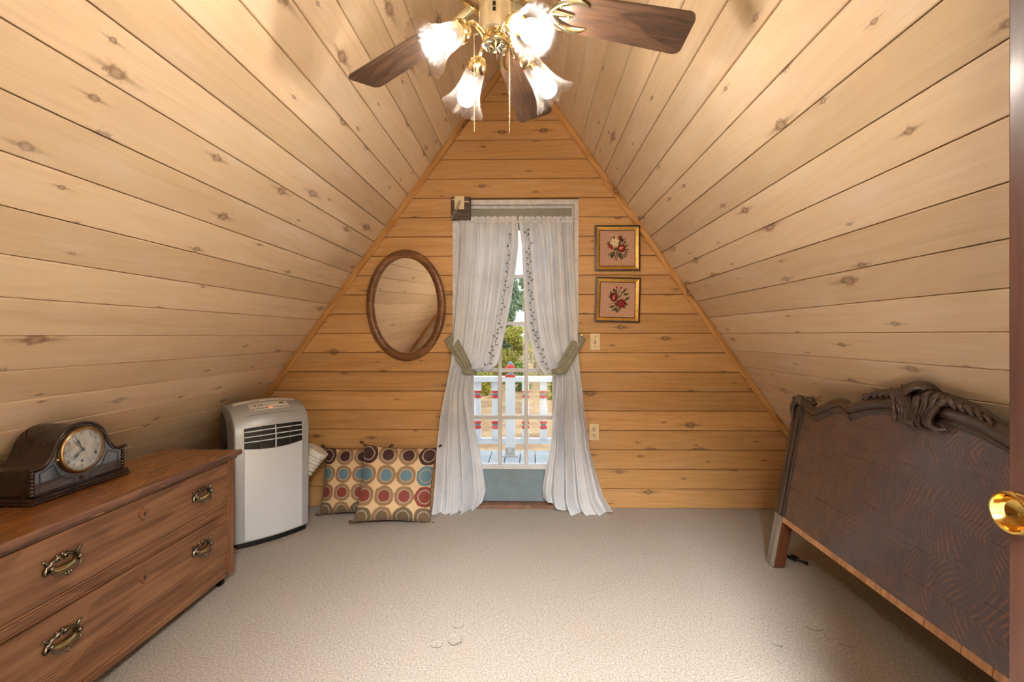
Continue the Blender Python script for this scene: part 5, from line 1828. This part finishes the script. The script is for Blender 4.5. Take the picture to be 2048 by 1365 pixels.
for sg in (-1, 1):
    b = MB()
    p1 = smooth_path([(x * -sg, -0.004, z) for x, z in cen1], 40)
    b.tube(p1, [0.0215] * 41, 14, flat=1.0)
    q2 = smooth_path([(x * -sg, -0.006, z) for x, z in cen2], 40)
    b.tube(q2, [0.020 + 0.004 * min(1, i / 6) for i in range(41)], 14)
    b.build('top_rail', 'oak_carved', hb, smooth=60)
    # fillet bead and cove below the rail
    b = MB()
    b.tube(smooth_path([(x * -sg, -0.010, z - 0.026) for x, z in cen1[1:]], 40), 0.0045, 8)
    b.tube(smooth_path([(x * -sg, -0.010, z - 0.030) for x, z in cen2], 40), 0.0045, 8)
    cov = []
    for cen in (cen1[1:], cen2):
        pth_ = smooth_path([(x * -sg, 0, z) for x, z in cen], 40)
        b.loft([[(p.x, -0.010, p.z - 0.018), (p.x, -0.012, p.z - 0.030), (p.x, -0.005, p.z - 0.043), (p.x, 0.001, p.z - 0.046), (p.x, 0.001, p.z - 0.018)] for p in pth_])
    b.build('cove_moulding', 'oak_carved', hb, smooth=40)
    # post
    xo, xi = sg * 0.745, sg * 0.668
    x0, x1 = min(xo, xi), max(xo, xi)
    b = MB()
    ctr = sg * 0.708
    b.loft([[(ctr - w, y0_, z), (ctr + w, y0_, z), (ctr + w, 0.040, z), (ctr - w, 0.040, z)] for z, w, y0_ in ((0.256, 0.037, -0.004), (0.60, 0.037, -0.004), (0.72, 0.037, -0.006), (0.80, 0.038, -0.010), (0.835, 0.036, -0.012))])
    po = b.build('post', 'oak_post', hb, bevel=0.005)
    b = MB()
    b.tube([(sg * 0.690, -0.006, 0.258), (sg * 0.690, -0.006, 0.70), (sg * 0.686, -0.008, 0.78), (sg * 0.676, -0.010, 0.815)], [0.0085, 0.0085, 0.0085, 0.006], 10)
    b.tube([(sg * 0.668, -0.001, 0.258), (sg * 0.668, -0.001, 0.72), (sg * 0.660, -0.003, 0.79)], [0.0065, 0.0065, 0.005], 10)
    b.tube([(sg * 0.727, -0.003, 0.258), (sg * 0.729, -0.003, 0.70), (sg * 0.732, -0.006, 0.80)], [0.005, 0.005, 0.003], 8)
    b.build('post_moulding', 'oak_post', po, smooth=60)
    b = MB()
    # carved scroll cap
    b.ball((sg * 0.705, 0.008, 0.836), 0.036, 18, 12, (1.0, 0.85, 0.72))
    b.ball((sg * 0.655, 0.012, 0.846), 0.030, 16, 10, (1.25, 0.85, 0.62))
    b.ball((sg * 0.615, 0.012, 0.836), 0.016, 12, 8, (1.3, 1, 0.8))
    sp_ = [(sg * (0.712 + 0.024 * (1 - k / 26) * math.cos(k * 0.46 + 0.6)), -0.020 - 0.0003 * k, 0.826 + 0.024 * (1 - k / 26) * math.sin(k * 0.46 + 0.6)) for k in range(24)]
    b.tube(sp_, [0.0065 - 0.00012 * k for k in range(24)], 8)
    for k in range(3):
        b.tube(smooth_path([(sg * (0.738 - k * .008), -0.012, 0.825), (sg * (0.741 - k * .009), -0.016, 0.80), (sg * (0.734 - k * .007), -0.015, 0.770 - k * .012), (sg * (0.724 - k * .003), -0.012, 0.752 - k * .014)], 10), [0.003, 0.005, 0.0065, 0.007, 0.007, 0.0065, 0.006, 0.005, 0.004, 0.003, 0.002], 8)
    for k in range(4):
        b.tube([(sg * (0.700 - 0.012 * k), -0.024, 0.822), (sg * (0.702 - 0.012 * k), -0.026, 0.845), (sg * (0.700 - 0.012 * k), -0.012, 0.862)], [0.003, 0.0045, 0.003], 8)
    b.build('scroll_cap', 'oak_carved', po, smooth=60)
    b = MB()
    b.loft([[(ctr - 0.036, 0.0, z), (ctr + 0.036, 0.0, z), (ctr + 0.036, 0.056, z), (ctr - 0.036, 0.056, z)] for z in (0.0, 0.254)])
    # saw the foot level with the carpet
    b.warp(lambda p: Vector((p.x, p.y, p.z if p.z > 0.1 else p.y * math.tan(TH) + 0.0)))
    lg = b.mesh('leg', M['raw_leg'])
    lg.materials.append(M['raw_leg_side'])
    for p_ in lg.polygons:
        if abs(p_.normal.x) > 0.7:
            p_.material_index = 1
    link('leg', lg, hb, 0.003)
# raw core blocks along the unveneered lower edge
xs = [-0.672, -0.60, -0.559, -0.483, -0.335, -0.27, -0.229, -0.185, -0.119, -0.067, -0.042, 0.024, 0.135, 0.258, 0.349, 0.43, 0.50, 0.585, 0.672]
for x0, x1 in zip(xs, xs[1:]):
    b = MB(); b.box((x0 + 0.0008, 0.001, 0.230), (x1 - 0.0008, 0.019, 0.2565)); b.build('core_block', 'raw_core', hb, bevel=0.0008)
# crest: fluted shell with hood and acanthus leaves
cr = MB()
FL = ((-0.104, 0.945, -0.074, 0.862), (-0.080, 0.958, -0.054, 0.853), (-0.052, 0.962, -0.031, 0.847), (-0.020, 0.944, -0.010, 0.843),
      (0.020, 0.944, 0.010, 0.843), (0.052, 0.962, 0.031, 0.847), (0.080, 0.958, 0.054, 0.853), (0.104, 0.945, 0.074, 0.862))
for k, (xt, zt, xb, zb) in enumerate(FL):
    e = abs(xb) / 0.074
    dep = -0.046 + 0.014 * e
    q = smooth_path([(xb * 0.85, -0.014, zb), (xb * 0.92, dep + 0.004, zb + 0.008), (xb * 0.90, dep, zb + 0.035), (xb + (xt - xb) * .42, dep + 0.004, zb + 0.066), (xt * 0.94, dep - 0.004, zt - 0.006), (xt * 1.06, dep + 0.006, zt + 0.002), (xt * 1.08, dep + 0.016, zt - 0.008)], 18)
    cr.tube(q, [0.004, 0.0075, 0.0085, 0.009, 0.0092, 0.0094, 0.0096, 0.010, 0.0105, 0.011, 0.012, 0.013, 0.0138, 0.014, 0.0135, 0.012, 0.010, 0.007, 0.004], 10, up=(0, 1, 0), flat=0.9)
    for off in (-0.0065, 0.0, 0.0065):
        cr.tube([p + Vector((off * (0.7 + 0.5 * i / 12), -0.0085 - 0.0035 * i / 12 + abs(off) * 0.35, 0)) for i, p in enumerate(q[2:15])], 0.0019, 6)
# core behind the flutes
cr.loft([[(-w, -0.022, z), (w, -0.022, z), (w, 0.026, z), (-w, 0.026, z)] for z, w in ((0.855, 0.045), (0.90, 0.058), (0.945, 0.078), (0.975, 0.060))])
cr.build('crest_shell', 'oak_carved', hb, smooth=60)
b = MB()
# hood: rolled leaf tip over the shell


def hood(u, v):
    a_ = (u - 0.5) * 2
    x = a_ * 0.050 * (1 - 0.30 * v) 
    y = -0.082 + 0.026 * abs(a_) ** 1.4 + 0.122 * v
    drop = 0.058 * (1 - abs(a_)) ** 1.15 * max(0.0, 1 - v * 1.9) ** 2
    z = 0.992 + 0.012 * (1 - a_ * a_) * min(1, 0.4 + v * 2) - drop - 0.020 * abs(a_) ** 3 - 0.026 * v * v
    return (x, y, z)


b.grid(hood, 26, 16)
hd = b.build('crest_hood', 'oak_carved', hb, smooth=80, fix=False, solid=0.011)
for sg in (-1, 1):
    b = MB()
    # C-scroll hugging the rail beside the shell
    q = smooth_path([(sg * 0.060, -0.030, 0.955), (sg * 0.095, -0.036, 0.948), (sg * 0.088, -0.040, 0.918), (sg * 0.073, -0.042, 0.885), (sg * 0.072, -0.034, 0.858), (sg * 0.092, -0.022, 0.850), (sg * 0.108, -0.014, 0.858)], 26)
    b.tube(q, [0.006 + 0.004 * math.sin(PI * i / 26) for i in range(27)], 10)
    # acanthus lobes along the top of the rail
    for k in range(6):
        f = k / 5
        x = 0.085 + 0.150 * f
        zt = 0.958 - 0.022 * f - 0.012 * f * f
        q = smooth_path([(sg * (x - 0.022), 0.004, 0.925 - 0.012 * f), (sg * (x - 0.010), -0.020, zt - 0.002), (sg * (x + 0.006), -0.030, zt - 0.004), (sg * (x + 0.020), -0.030, zt - 0.018), (sg * (x + 0.022), -0.022, zt - 0.028)], 12)
        r_ = 0.0125 * (1 - 0.45 * f)
        b.tube(q, [r_ * s_ for s_ in (0.6, 0.8, 0.95, 1.0, 1.05, 1.05, 1.0, 0.95, 0.9, 0.8, 0.65, 0.5, 0.3)], 10, up=(0, 1, 0))
        b.tube([p + Vector((0, -0.008 * (1 - .4 * f), 0.003)) for p in q[2:11]], 0.0025, 6)
    q = smooth_path([(sg * 0.055, 0.010, 0.955), (sg * 0.12, 0.006, 0.948), (sg * 0.18, 0.004, 0.936), (sg * 0.235, 0.0, 0.916), (sg * 0.275, -0.004, 0.898)], 20)
    b.tube(q, [0.019 - 0.015 * (i / 20) ** 1.4 for i in range(21)], 12)
    b.build('acanthus_leaf', 'oak_carved', hb, smooth=60)

# loose bed caster lying under the headboard
cs = thing('loose_caster', 'loose old bed caster lying on the carpet behind the headboard leg', 'caster', (1.352, 2.36, 0.0), (0, 0, math.radians(-62)))
b = MB()
b.tube([(0.055, 0, 0.013), (0.022, 0, 0.012), (0.016, 0, 0.012)], [0.0055, 0.0055, 0.011], 10)
b.tube([(0.070, 0, 0.013), (0.055, 0, 0.013)], [0.0085, 0.008], 10)
b.build('stem', 'iron', cs, smooth=50)
b = MB(); b.box((-0.035, -0.014, 0.003), (0.020, -0.010, 0.021)); b.box((-0.035, 0.010, 0.003), (0.020, 0.014, 0.021)); b.box((0.014, -0.014, 0.003), (0.020, 0.014, 0.021)); b.build('fork', 'iron', cs, bevel=0.0015)
b = MB(); b.tube([(-0.030, -0.009, 0.016), (-0.030, 0.009, 0.016)], 0.016, 18); b.build('wheel', 'caster_wood', cs, bevel=0.002)
